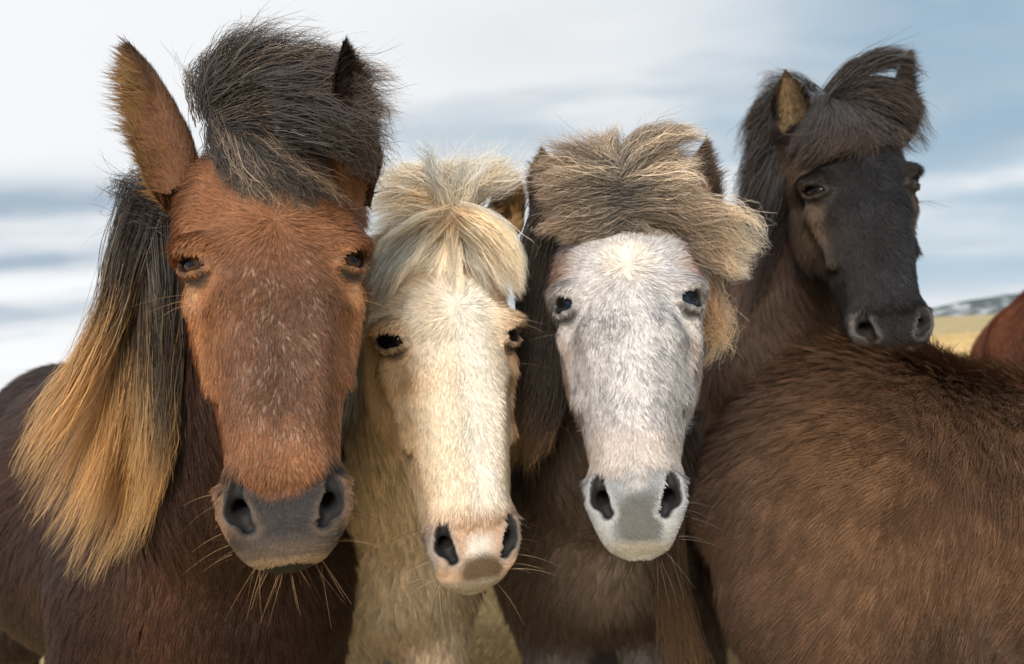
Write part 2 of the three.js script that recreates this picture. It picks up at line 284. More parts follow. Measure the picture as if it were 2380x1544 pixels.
    const flip = (() => { let s = 0; for (let i = 0; i < half; i++) { mid.copy(b).addScaledVector(U, zoneOf[i * 3 + 1] * len); nn.fromArray(n, i * 3); s += nn.dot(V(p[i * 3], p[i * 3 + 1], p[i * 3 + 2]).sub(mid.addScaledVector(O, 0.01))) > 0 ? 1 : -1; } return s < 0; })();
    if (flip) { for (let i = 0; i < n.length; i++) n[i] = -n[i]; for (let i = 0; i < idx.length; i += 3) { const q = idx[i + 1]; idx[i + 1] = idx[i + 2]; idx[i + 2] = q; } }
    return { p: new Float32Array(p), n, idx: new Uint32Array(idx), ear: zoneOf, up: U, e };
  }
  eye(side) {
    const g = new THREE.SphereGeometry(ER, 48, 36), pos = g.attributes.position, nor = g.attributes.normal, col = new Float32Array(pos.count * 3), q = V(), iris = this.o.iris ?? [0.012, 0.008, 0.006];
    const mir = V(side, 1, 1), out = EYE_OUT.clone().multiply(mir), inn = EYE_IN.clone().multiply(mir), up = EYE_UP.clone().multiply(mir), c = V(...EYE_AT).multiply(mir), m = this.pose, nm = new THREE.Matrix3().getNormalMatrix(m), gp = this.group.position;
    for (let i = 0; i < pos.count; i++) {
      q.fromBufferAttribute(pos, i); const o = q.dot(out) / ER, a = q.dot(inn) / ER, b = q.dot(up) / ER;
      const r = Math.hypot(a, b), pupil = Math.hypot(a / 0.42, b / 0.2), bulge = 1 + 0.05 * sm(0.75, 0.3, r) * (o > 0 ? 1 : 0);
      const k = r < 0.72 && o > 0 ? (pupil < 1 ? [0.002, 0.002, 0.003] : mix3(iris, [0.004, 0.003, 0.003], sm(0.45, 0.72, r))) : mix3([0.03, 0.02, 0.016], [0.55, 0.5, 0.45], sm(0.80, 0.92, r) * (this.o.white ?? 0));
      col.set(k, i * 3);
      q.multiplyScalar(bulge).add(c).applyMatrix4(m); pos.setXYZ(i, q.x - gp.x, q.y, q.z - gp.z);
      q.fromBufferAttribute(nor, i).applyMatrix3(nm).normalize(); nor.setXYZ(i, q.x, q.y, q.z);
    }
    g.setAttribute('color', new THREE.BufferAttribute(col, 3));
    return this.part('eye', g, eyeMaterial);
  }
  coat(s, i) {
    const c = this.o.color(s, i, this);
    return c;
  }
  // short coat: tufts laid along the lie of the hair
  fur() {
    const o = this.o, R = this.rand, sets = { head: [], body: [] }, q = V(), n = V(), d = V(), x = V(), z = V(), m = new THREE.Matrix4(), gp = this.group.position;
    for (const s of this.pieces) {
      const tris = s.idx.length / 3, cum = new Float32Array(tris); let total = 0;
      const a = V(), b = V(), c = V(), e1 = V(), e2 = V();
      const usable = new Uint8Array(s.p.length / 3);
      for (let i = 0; i < usable.length; i++) { q.fromArray(s.p, i * 3); const [u, v, dep] = seen(q); n.fromArray(s.n, i * 3); const f = n.dot(V(0, EYE, 0).sub(q).normalize()); usable[i] = dep > 0.3 && u > -160 && u < W + 160 && v > -160 && v < H + 200 && f > -0.45 ? 1 : 0; }
      for (let t = 0; t < tris; t++) {
        const i = s.idx[t * 3], j = s.idx[t * 3 + 1], k = s.idx[t * 3 + 2];
        if (usable[i] && usable[j] && usable[k]) { a.fromArray(s.p, i * 3); b.fromArray(s.p, j * 3); c.fromArray(s.p, k * 3); total += e1.subVectors(b, a).cross(e2.subVectors(c, a)).length() / 2; }
        cum[t] = total;
      }
      const count = Math.round(Math.min(total * (o.density?.[s.zone] ?? (s.zone === 'body' ? 70000 : 420000)), o.most?.[s.zone] ?? 120000));
      for (let k = 0; k < count; k++) {
        const r = R() * total; let lo = 0, hi = tris - 1; while (lo < hi) { const mid = (lo + hi) >> 1; cum[mid] < r ? lo = mid + 1 : hi = mid; }
        let u = R(), v = R(); if (u + v > 1) { u = 1 - u; v = 1 - v; } const w = 1 - u - v, ids = [s.idx[lo * 3], s.idx[lo * 3 + 1], s.idx[lo * 3 + 2]], ws = [w, u, v];
        q.set(0, 0, 0); n.set(0, 0, 0); ids.forEach((id, h) => { q.x += s.p[id * 3] * ws[h]; q.y += s.p[id * 3 + 1] * ws[h]; q.z += s.p[id * 3 + 2] * ws[h]; n.x += s.n[id * 3] * ws[h]; n.y += s.n[id * 3 + 1] * ws[h]; n.z += s.n[id * 3 + 2] * ws[h]; });
        n.normalize();
        const c0 = o.color(s, ids[0], this, q);
        if (R() > (c0.dense ?? 1)) continue;
        d.copy(c0.flow ?? V(0, -1, 0)); const jit = c0.mess ?? 0.25; d.x += (R() - 0.5) * jit * 2; d.y += (R() - 0.5) * jit * 2; d.z += (R() - 0.5) * jit * 2;
        d.addScaledVector(n, -d.dot(n)); if (d.lengthSq() < 1e-6) continue; d.normalize();
        const tilt = (c0.lift ?? 0.2) * (0.6 + 0.8 * R()); x.copy(d).multiplyScalar(Math.cos(tilt)).addScaledVector(n, Math.sin(tilt)).normalize();
        z.crossVectors(x, n).normalize(); const y = V().crossVectors(z, x), len = c0.len * (0.65 + 0.7 * R()), wd = (c0.width ?? (s.zone === 'body' ? 0.009 : 0.0052)) * (0.7 + 0.6 * R());
        m.makeBasis(x.multiplyScalar(len), y.multiplyScalar(len), z.multiplyScalar(wd)).setPosition(q.x - gp.x, q.y, q.z - gp.z);
        const t = 1 + (c0.vary ?? 0.56) * (R() - 0.5), h = c0.hair ?? c0.skin;
        sets[s.zone === 'body' ? 'body' : 'head'].push([m.clone(), h[0] * t, h[1] * t, h[2] * t]);
      }
    }
    for (const k of ['head', 'body']) {
      const L = sets[k]; if (!L.length) continue;
      const im = new THREE.InstancedMesh(k === 'head' ? tuftShort : tuftLong, furMaterial, L.length), c = new THREE.Color();
      L.forEach(([mm, r, g, b], i) => { im.setMatrixAt(i, mm); im.setColorAt(i, c.setRGB(r, g, b)); });
      im.name = k === 'head' ? 'face_fur' : 'coat'; im.userData.kind = 'stuff'; im.castShadow = im.receiveShadow = true;
      this.group.add(im); tally += L.length;
    }
  }
  outward(p) { const e = 0.01, f = this.solid(p.x, p.y, p.z), n = V(this.solid(p.x + e, p.y, p.z) - f, this.solid(p.x, p.y + e, p.z) - f, this.solid(p.x, p.y, p.z + e) - f); return n.lengthSq() > 1e-9 ? n.normalize() : V(0, 1, 0); }
  hit(u, v, guess) {                                                 // distance at which a line of sight meets this horse
    let d = guess - 0.7; const p = V();
    for (let i = 0; i < 80; i++) { p.copy(P(u, v, d)); const f = this.solid(p.x, p.y, p.z); if (f < 0.0015) return d; d += Math.max(f * 0.8, 0.002); if (d > guess + 0.7) return null; }
    return null;
  }
  // long hair: strands between guide locks; each guide is [u, v, height over the hide] from root to tip
  hair(h) {
    const R = this.rand, N = 24, gp = this.group.position, guides = h.guides.map((g) => {
      let last = null; const pts = g.map(([u, v, lift = 0.02]) => { const t = h.free ? null : this.hit(u, v, h.depth); if (t !== null && (last === null || t < last + 0.12)) { last = t; } else if (last === null) last = h.depth; return P(u, v, last - lift * (h.flat ?? 1)); });
      if (h.drift) pts.forEach((p, i) => p.z += h.drift * i / (pts.length - 1));
      return new THREE.CatmullRomCurve3(pts, false, 'centripetal').getPoints(N);
    });
    const G = guides.length, clumps = [];
    for (let c = 0; c < h.clumps; c++) clumps.push({ g: (() => { let g; do g = R() * (G - 1); while (h.thin && g < h.thin[0] && R() < h.thin[1]); return g; })(), len: mix(h.short ?? 0.7, 1.02, R()), depth: R(), ph: R() * 6.28, ph2: R() * 6.28, f: 1.5 + R() * 2.5, off: [(R() - 0.5), (R() - 0.5), (R() - 0.5)], tone: 0.7 + 0.6 * R(), light: R() < (h.streaks ?? 0.1) });
    const pos = [], nor = [], col = [], idx = [], p = V(), a = V(), side = V(), nn = V(), core = V(), seg = h.segments ?? 14, toCam = V();
    const line = (g, t, out) => { const gi = Math.min(Math.floor(g), G - 2), f = clamp(g - gi), k = Math.min(t * N, N - 1e-4), ki = Math.floor(k), kf = k - ki; const A = guides[gi], B = guides[gi + 1]; out.set(0, 0, 0); return out.copy(A[ki]).lerp(A[ki + 1], kf).lerp(a.copy(B[ki]).lerp(B[ki + 1], kf), f); };
    const spread = h.spread ?? 0.012, root = h.root ?? 0.012, wave = h.wave ?? 0.004, mat = this.o;
    for (let k = 0; k < h.count; k++) {
      const c = clumps[Math.floor(R() * clumps.length)], fly = R() < (h.fly ?? 0.05), len = c.len * mix(h.trim ?? 0.75, 1.05, R()), gj = clamp(c.g + (R() - 0.5) * (h.jitter ?? 0.9), 0, G - 1);
      const r0 = [(R() - 0.5) * root * 2, (R() - 0.5) * root * 2, (R() - 0.5) * root], o1 = [(R() + R() - 1), (R() + R() - 1), (R() + R() - 1)], w1 = R() * 6.28, w2 = R() * 6.28, fr = (fly ? 3 : 5) + R() * 6, tone = c.tone * (0.75 + 0.5 * R()), lay = R() * (h.thick ?? 0.02), pts = [], width = (h.width ?? 0.0009) * (0.6 + 0.8 * R()), tight = h.tight ?? 0.65, fz = [0, 0, 0], fo = [(R() - 0.5), R() - 0.3, (R() - 0.5)];
      for (let i = 0; i <= seg; i++) {
        const t = i / seg, tt = t * len, e = sm(0, 0.5, t);
        line(gj, tt, p); line(c.g, tt, core); p.lerp(core, tight * e * (0.4 + 0.6 * c.depth));
        const sp = spread * (0.4 + 0.8 * t) * (1 - 0.45 * e), cw = spread * 1.4 * t;
        p.x += r0[0] * (1 - t) + o1[0] * sp + c.off[0] * cw + (Math.sin(c.f * 3 * t + c.ph) * 0.5 + Math.sin(fr * 2 * t + w1) * 0.5) * wave * t * 2;
        p.y += r0[1] * (1 - t) + o1[1] * sp + c.off[1] * cw + (Math.sin(c.f * 3 * t + c.ph2) * 0.5 + Math.sin(fr * 2 * t + w2) * 0.5) * wave * t * 2;
        p.z += r0[2] * (1 - t) + o1[2] * sp + c.off[2] * cw + lay * Math.sin(Math.PI * Math.min(1, 0.25 + t * 0.75));
        if (h.frizz) { const z = h.frizz * sm(0, 0.3, t); fz[0] = fz[0] * 0.6 + (R() - 0.5) * 2 * z; fz[1] = fz[1] * 0.6 + (R() - 0.5) * 2 * z; fz[2] = fz[2] * 0.6 + (R() - 0.5) * 2 * z; p.x += fz[0]; p.y += fz[1]; p.z += fz[2]; }
        if (fly) { const q = t * t * (h.flyLength ?? 0.05); p.x += fo[0] * q + (h.wind ?? 0) * q; p.y += fo[1] * q; p.z += fo[2] * q; }
        pts.push(p.clone());
      }
      if (h.collide !== false) for (const q of pts) { const f = this.solid(q.x, q.y, q.z); if (f < 0.003) { toCam.set(0, EYE, 0).sub(q).normalize(); q.addScaledVector(toCam, Math.min(0.003 - f, 0.03)); } }
      const tw = R() * 6.28, base = pos.length / 3, outs = [0.12, 0.38, 0.62, 0.88].map((t) => this.outward(pts[Math.round(t * seg)]));
      for (let i = 0; i <= seg; i++) {
        const t = i / seg, dir = a.copy(pts[Math.min(i + 1, seg)]).sub(pts[Math.max(i - 1, 0)]).normalize();
        toCam.set(0, EYE, 0.0).sub(pts[i]).normalize(); side.set(Math.sin(tw), Math.cos(tw), Math.sin(tw * 1.7)).cross(dir).normalize();
        const w = width * (1 - 0.75 * t * t) * (i === seg ? 0.3 : 1) / 2, q = pts[i];
        nn.crossVectors(side, dir).normalize(); if (nn.dot(outs[Math.min(3, Math.floor(t * 4))]) < 0) { side.negate(); nn.negate(); }
        const cc = h.color(t * len, gj / (G - 1), c.light || fly && R() < 0.5, q, R, c.ph / 6.2832);
        for (const s of [-1, 1]) { pos.push(q.x + side.x * w * s - gp.x, q.y + side.y * w * s, q.z + side.z * w * s - gp.z); const ow = outs[Math.min(3, Math.floor(t * 4))], nx = nn.x * 0.6 + side.x * s * 0.4 + ow.x * 0.8, ny = nn.y * 0.6 + side.y * s * 0.4 + ow.y * 0.8, nz = nn.z * 0.6 + side.z * s * 0.4 + ow.z * 0.8, l = Math.hypot(nx, ny, nz); nor.push(nx / l, ny / l, nz / l); col.push(cc[0] * tone, cc[1] * tone, cc[2] * tone); }
        if (i) { const b = base + i * 2; idx.push(b - 2, b - 1, b, b - 1, b + 1, b); }
      }
    }
    const g = new THREE.BufferGeometry(); g.setAttribute('position', new THREE.Float32BufferAttribute(pos, 3)); g.setAttribute('normal', new THREE.Float32BufferAttribute(nor, 3)); g.setAttribute('color', new THREE.Float32BufferAttribute(col, 3)); g.setIndex(idx);
    triangles += idx.length / 3;
    this.part(h.name, g, h.sheer ? paleHairMaterial : hairMaterial);
  }
  whiskers() {
    const R = this.rand, pos = [], nor = [], col = [], idx = [], gp = this.group.position, nm = new THREE.Matrix3().getNormalMatrix(this.pose), w = this.o.whisker ?? { n: 60, color: [0.4, 0.25, 0.12], len: 0.05 };
    const spots = [];
    for (let k = 0; k < w.n; k++) {
      const s = R() < 0.5 ? -1 : 1, chin = R() < 0.5, l = chin ? V(s * R() * 0.040, -0.395 - R() * 0.01, -0.02 - R() * 0.07) : V(s * (0.050 + R() * 0.012), -0.30 - R() * 0.09, 0.01 - R() * 0.06);
      const dir = (chin ? V(s * (R() * 0.7), -1, 0.1 + R() * 0.3) : V(s, -0.4 + R() * 0.5, 0.1 + R() * 0.3)).normalize(); spots.push([l, dir, w.len * (0.4 + R() * 0.8)]);
    }
    for (let k = 0; k < 26; k++) { const s = k < 13 ? -1 : 1, t = (k % 13) / 12 * 2 - 1, q = lidPoint(t * 0.9, 1.15 * EU * (this.o.head.open ?? 1), 0.0355); spots.push([V(q[0] * s, q[1], q[2]), V(s * 0.9, -0.25 + 0.1 * R(), 0.5).normalize(), 0.018, [0.01, 0.008, 0.007]]); }
    for (let k = 0; k < 14; k++) { const s = k < 7 ? -1 : 1; spots.push([V(s * (0.088 + R() * 0.006), 0.02 - 0.075 * (R() < 0.4 ? 0 : 1) + R() * 0.012, 0.03 - R() * 0.02), V(s, -0.2 + R() * 0.5 - 0.3, 0.3 + R() * 0.4).normalize(), 0.045 * (0.5 + R())]); }
    for (const [l, dir, len, tint] of spots) {
      const q = l.clone().applyMatrix4(this.pose), d = dir.clone().transformDirection(this.pose), side = V(R() - 0.5, R() - 0.5, R() - 0.5).cross(d).normalize(), sag = V(R() - 0.5, -0.4 - R() * 0.5, R() - 0.5).multiplyScalar(len * 0.35), base = pos.length / 3;
      for (let i = 0; i <= 6; i++) { const t = i / 6, wd = 0.0003 * (1 - 0.8 * t), p = q.clone().addScaledVector(d, len * t).addScaledVector(sag, t * t); for (const s of [-1, 1]) { pos.push(p.x + side.x * wd * s - gp.x, p.y + side.y * wd * s, p.z + side.z * wd * s - gp.z); nor.push(0, 0.5, 0.866); col.push(...(tint ?? w.color)); } if (i) { const b = base + i * 2; idx.push(b - 2, b - 1, b, b - 1, b + 1, b); } }
    }
    const g = new THREE.BufferGeometry(); g.setAttribute('position', new THREE.Float32BufferAttribute(pos, 3)); g.setAttribute('normal', new THREE.Float32BufferAttribute(nor, 3)); g.setAttribute('color', new THREE.Float32BufferAttribute(col, 3)); g.setIndex(idx);
    this.part('whiskers', g, hairMaterial, 'stuff');
  }
}
let tally = 0, triangles = 0;
const skinMaterial = new THREE.MeshStandardMaterial({ vertexColors: true, roughness: 0.75 }); skinMaterial.name = 'horse hide';
const eyeMaterial = new THREE.MeshPhysicalMaterial({ vertexColors: true, roughness: 0.06, specularIntensity: 0.3, clearcoat: 0.08, clearcoatRoughness: 0.02 }); eyeMaterial.name = 'eye';

const furMaterial = new THREE.MeshPhysicalMaterial({ vertexColors: true, roughness: 0.52, side: THREE.DoubleSide, specularIntensity: 0.65 }); furMaterial.name = 'fur';
const hairMaterial = new THREE.MeshPhysicalMaterial({ vertexColors: true, roughness: 0.72, side: THREE.DoubleSide, transmission: 0.3, thickness: 0 }); hairMaterial.name = 'long hair';
const paleHairMaterial = new THREE.MeshPhysicalMaterial({ vertexColors: true, roughness: 0.85, side: THREE.DoubleSide, transmission: 0.5, thickness: 0 }); paleHairMaterial.name = 'pale long hair';
function tuft(seed, hairs, thin, curve) {                            // a few hairs side by side, one unit long
  const R = rngOf(seed), pos = [], nor = [], col = [], idx = [], seg = 3;
  for (let k = 0; k < hairs; k++) {
    const z0 = (k + R() - 0.5) / hairs - 0.5, x0 = (R() - 0.5) * 0.5, fan = (R() - 0.5) * 0.9, len = 0.7 + 0.5 * R(), up = curve * (0.6 + 0.8 * R()), base = pos.length / 3, tone = 0.8 + 0.4 * R(), lean = (R() - 0.5) * 0.5;
    for (let i = 0; i <= seg; i++) {
      const t = i / seg, w = thin * (i === seg ? 0.12 : 1 - 0.5 * t * t) / 2, x = x0 + len * t, y = up * (t - t * t * 0.9) - 0.02, z = z0 + fan * t * t;
      for (const s of [-1, 1]) { pos.push(x, y + s * lean * w * 0.3, z + s * w); nor.push(-0.1 + 0.25 * t, 0.94, s * 0.3); const c = tone * (0.78 + 0.36 * t); col.push(c, c, c); }
      if (i) { const b = base + i * 2; idx.push(b - 2, b - 1, b, b - 1, b + 1, b); }
    }
  }
  const g = new THREE.BufferGeometry(); g.setAttribute('position', new THREE.Float32BufferAttribute(pos, 3)); g.setAttribute('normal', new THREE.Float32BufferAttribute(nor, 3)); g.setAttribute('color', new THREE.Float32BufferAttribute(col, 3)); g.setIndex(idx); return g;
}
const tuftShort = tuft(5, 6, 0.15, 0.16), tuftLong = tuft(6, 7, 0.11, 0.20);

// ------------------------------------------------------------------ colours and lie of the coat
const scale3 = (c, k) => [c[0] * k, c[1] * k, c[2] * k];
function headFlow(h, x, y, z) {
  const wx = x, wy = y - 0.045, r = Math.hypot(wx, wy) + 1e-5, k = sm(0.15, 0.02, r), sx = Math.sign(x);
  const f = V(0, 0, 0);
  if (wy > 0) f.set(wx / r * 0.9, wy / r, -0.2); else f.set(mix(sx * 0.18 + x * 1.2, wx / r, k), mix(-1, wy / r, k), 0);
  const back = sm(0.03, -0.05, z); f.x = mix(f.x, sx * 0.15, back); f.y = mix(f.y, -0.75, back); f.z = mix(f.z, -0.6, back);
  const nose = sm(-0.26, -0.33, y); f.x += nose * x * 10; f.z -= nose * 0.2;
  f.x += 0.30 * noise(x * 28, y * 28, z * 28); f.y += 0.22 * noise(x * 28 + 9, y * 28, z * 28);
  return f.normalize().transformDirection(h.pose);
}
const nostrilDistance = (ax, y, z) => { let d = 1; for (let q = 0; q < 3; q++) d = Math.min(d, capsule(ax, y, z, NOSTRIL[q], NOSTRIL[q + 1], NOSTRIL_R[q], NOSTRIL_R[q + 1])); return Math.min(d, capsule(ax, y, z, NOSTRIL[2], [0.038, -0.312, -0.012], 0.0102, 0.008)); };
const TMP = new THREE.Vector3();
function coatOf(o) {                                                 // o.face(x, y, z, ax, f1, f2) and o.body(frame position, world position) give a colour; the rest is common
  return (s, i, h, at) => {
    const px = s.p[i * 3], py = s.p[i * 3 + 1], pz = s.p[i * 3 + 2];
    if (s.zone === 'head') {
      const x = s.extra[i * 3], y = s.extra[i * 3 + 1], z = s.extra[i * 3 + 2], ax = Math.abs(x) / (1 + ((h.o.head.muzzle ?? 1) - 1) * sm(-0.2, -0.32, y)), n1 = fbm(x * 22, y * 14, z * 22, 3), n2 = 0.45 * noise(x * 150, y * 60, z * 150) + 1.1 * ((at ? hash3(Math.floor(at.x * 9e4), Math.floor(at.y * 9e4), Math.floor(at.z * 9e4)) : 0.5) - 0.5);
      let c = o.face(x, y, z, ax, n1, n2), len = (o.faceLength ?? 0.014) * (1 + 0.9 * sm(0.02, -0.06, z) + 0.5 * sm(0.06, 0.13, y)), dense = 1, lift = 0.22, width = 0.0052, skin = null;
      const nd = nostrilDistance(ax, y, z), er = Math.hypot(ax - EYE_AT[0], y - EYE_AT[1], z - EYE_AT[2]);
      const muz = sm(-0.275, -0.345, y + 0.02 * n1); len = mix(len, 0.0034, muz); width = mix(width, 0.0036, muz); dense = mix(1, 0.6, muz); lift = mix(lift, 0.3, muz);
      const dark = sm(0.0075, 0.003, nd) * (z > -0.05 && y < -0.27 ? 1 : 0); c = mix3(c, o.nostril ?? [0.02, 0.02, 0.024], dark); if (nd < 0.0048 && y < -0.27) { dense = 0; if (nd < 0.0022) skin = [0.012, 0.012, 0.014]; } else if (nd < 0.0095 && y < -0.27) { len = 0.0022; dense *= nd < 0.007 ? 0.3 : 0.7; } if (y < -0.27 && z > 0) c = mix3(c, o.rimTone, 0.6 * sm(0.0045, 0.0065, nd) * sm(0.014, 0.008, nd));
      const lipMask = Math.max(sm(-0.396, -0.402, y) * sm(-0.020, -0.030, z), o.lipAt ? sm(o.lipAt, o.lipAt - 0.002, y + 2.2 * ax * ax) : 0); c = mix3(c, o.lip ?? [0.02, 0.018, 0.016], lipMask); if (lipMask > 0.3) len *= 0.6;
      const rim = sm(0.0405, 0.0335, er); c = mix3(c, o.rim ?? [0.035, 0.028, 0.026], rim); if (er < 0.0395) { dense = er < 0.0355 ? 0 : 0.25; len = 0.003; } else len *= mix(1, 0.45, sm(0.055, 0.038, er));
      if (er < 0.0312) skin = [0.012, 0.010, 0.010];
      return { skin: skin ?? scale3(c, mix(0.8, 1, muz)), hair: c, vary: mix(o.vary ?? 0.56, 0.22, muz), len, dense, lift, width, flow: headFlow(h, x, y, z), mess: 0.22 };
    }
    if (s.zone === 'ear') {
      const shell = s.ear[i * 3], t = s.ear[i * 3 + 1], a = s.ear[i * 3 + 2], inner = shell > 0.5, c = o.ear(inner, t, a, fbm(px * 140, py * 140, pz * 140, 2), s.e);
      const f = s.up.clone(); if (inner || Math.abs(a) > 0.85) { f.multiplyScalar(0.5).addScaledVector(V(...s.e.open), 0.6); }
      return { skin: scale3(c, 0.6), hair: c, len: (inner ? 0.024 : 0.011) * (s.e.fluff ?? 1) * (Math.abs(a) > 0.8 ? 1.2 : 1) * mix(1, 0.35, sm(0.6, 1, t)), lift: inner ? 0.5 : 0.2, flow: f, mess: inner ? 0.5 : 0.25, width: 0.0045 };
    }
    const q = TMP.set(px, py, pz).applyMatrix4(h.frameInv), n1 = fbm(px * 7, py * 5, pz * 7, 3), n2 = noise(px * 40, py * 14, pz * 40);
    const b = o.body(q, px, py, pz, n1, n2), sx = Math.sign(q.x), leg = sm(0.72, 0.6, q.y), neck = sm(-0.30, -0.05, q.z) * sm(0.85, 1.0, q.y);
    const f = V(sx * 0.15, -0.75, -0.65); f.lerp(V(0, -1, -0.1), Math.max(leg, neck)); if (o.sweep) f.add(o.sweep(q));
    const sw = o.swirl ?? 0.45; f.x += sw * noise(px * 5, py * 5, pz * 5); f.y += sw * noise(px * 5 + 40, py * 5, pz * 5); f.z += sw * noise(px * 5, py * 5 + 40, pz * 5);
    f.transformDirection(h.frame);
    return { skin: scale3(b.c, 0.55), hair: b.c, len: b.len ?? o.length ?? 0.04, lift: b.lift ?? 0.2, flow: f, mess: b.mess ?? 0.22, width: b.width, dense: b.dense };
  };
}
const jitter = (R, k) => 1 + (R() - 0.5) * k;

// ------------------------------------------------------------------ the six ponies
const chestnut = coatOf({
  rimTone: [0.13, 0.095, 0.075],
  faceLength: 0.014, rim: [0.05, 0.035, 0.028], lip: [0.012, 0.011, 0.010], lipAt: -0.4035, nostril: [0.018, 0.018, 0.022],
  face(x, y, z, ax, n1, n2) {
    let c = mix3([0.215, 0.098, 0.052], [0.40, 0.178, 0.074], sm(0.04, 0.085, ax + 0.02 * n1));
    c = mix3(c, [0.36, 0.17, 0.085], sm(0.0, 0.4, fbm(x * 34, y * 16, z * 34, 3)) * 0.5);
    c = mix3(c, [0.125, 0.066, 0.045], sm(0.062, 0.014, ax + 0.025 * n1) * sm(0.01, -0.07, y) * sm(-0.27, -0.2, y) * 0.85);
    c = mix3(c, [0.27, 0.118, 0.056], sm(-0.02, 0.06, y));
    c = mix3(c, [0.33, 0.15, 0.07], sm(-0.2, -0.25, y) * sm(-0.32, -0.28, y) * 0.8);
    c = mix3(c, [0.16, 0.07, 0.035], sm(0.05, 0.5, n1) * 0.6);
    if (n2 > 0.42) c = mix3(c, [0.46, 0.33, 0.26], 0.45 * sm(0.03, -0.02, y) * sm(0.06, 0.02, ax) * sm(-0.3, -0.25, y));
    const pad = sm(-0.298, -0.335, y - 0.045 * sm(0.012, 0.05, ax) + 0.02 * n1);
    c = mix3(c, [0.034, 0.030, 0.032], pad * sm(0.066, 0.054, ax));
    c = mix3(c, [0.26, 0.16, 0.095], sm(0.052, 0.062, ax) * sm(-0.29, -0.31, y) * 0.85);
    c = mix3(c, [0.12, 0.092, 0.072], sm(-0.366, -0.392, y + 0.012 * n1));
    c = mix3(c, [0.42, 0.30, 0.19], sm(-0.392, -0.400, y) * sm(-0.03, -0.01, z) * 0.5);
    c = mix3(c, [0.45, 0.30, 0.17], sm(0.016, 0.0, Math.hypot(ax - 0.088, y + 0.037, (z - 0.012))) * 0.6);
    return c;
  },
  ear: (inner, t, a, n, e) => (e.dark ? mix3([0.13, 0.058, 0.028], [0.028, 0.017, 0.013], sm(0.2, 0.7, t)) : inner ? mix3([0.34, 0.20, 0.09], [0.10, 0.05, 0.03], sm(0.7, 1, t)) : mix3([0.17, 0.075, 0.034], [0.028, 0.017, 0.013], sm(0.4, 0.95, t))),
  length: 0.034,
  body(q, x, y, z, n1, n2) {
    let c = mix3([0.042, 0.019, 0.013], [0.082, 0.036, 0.022], sm(-0.4, 0.5, n1));
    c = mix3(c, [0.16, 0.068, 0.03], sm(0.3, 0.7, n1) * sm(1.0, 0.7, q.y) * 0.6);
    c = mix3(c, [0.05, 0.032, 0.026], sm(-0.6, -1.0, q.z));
    return { c };
  },
});
const cream = coatOf({
  rimTone: [0.40, 0.34, 0.31],
  faceLength: 0.014, rim: [0.06, 0.045, 0.04], lip: [0.10, 0.07, 0.05], nostril: [0.030, 0.033, 0.038],
  face(x, y, z, ax, n1, n2) {
    let c = mix3([0.84, 0.75, 0.62], [0.68, 0.50, 0.33], sm(0.035, 0.085, ax + 0.02 * n1));
    c = mix3(c, [0.87, 0.83, 0.76], sm(0.035, 0.005, Math.abs(x - 0.01) + 0.012 * n1) * sm(0.09, 0.05, y));
    c = mix3(c, [0.58, 0.41, 0.24], sm(0.06, 0.10, y) * 0.8);
    c = mix3(c, [0.50, 0.33, 0.19], sm(0.06, 0.025, Math.hypot(ax - 0.082, y + 0.045, z - 0.01)) * 0.75);
    c = mix3(c, [0.45, 0.29, 0.15], sm(0.055, 0.07, ax) * sm(-0.08, -0.12, y) * sm(-0.26, -0.2, y) * 0.6);
    c = mix3(c, [0.60, 0.43, 0.32], sm(-0.255, -0.30, y));
    c = mix3(c, [0.80, 0.76, 0.72], sm(0.024, 0.004, Math.abs(x + 0.002) + 0.006 * n1) * sm(-0.30, -0.335, y) * sm(-0.378, -0.355, y));
    c = mix3(c, [0.30, 0.26, 0.25], sm(0.052, 0.060, ax) * sm(-0.285, -0.31, y) * 0.9);
    c = mix3(c, [0.13, 0.092, 0.05], sm(1.15, 0.5, Math.hypot(ax / 0.038, (y + 0.382) / 0.026) + 0.6 * n1));
    c = mix3(c, [0.33, 0.28, 0.22], sm(-0.386, -0.397, y));
    return c.map((v) => Math.min(v * (1.04 + 0.10 * n1), 0.94));
  },
  ear: (inner, t, a, n) => (inner ? mix3([0.34, 0.19, 0.075], [0.14, 0.07, 0.03], sm(0.0, 0.5, n)) : [0.42, 0.28, 0.14]),
  length: 0.04,
  body(q, x, y, z, n1) {
    let c = mix3([0.86, 0.68, 0.48], [0.95, 0.82, 0.65], sm(-0.4, 0.4, n1));
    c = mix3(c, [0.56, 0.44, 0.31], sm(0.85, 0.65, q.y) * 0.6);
    return { c };
  },
});
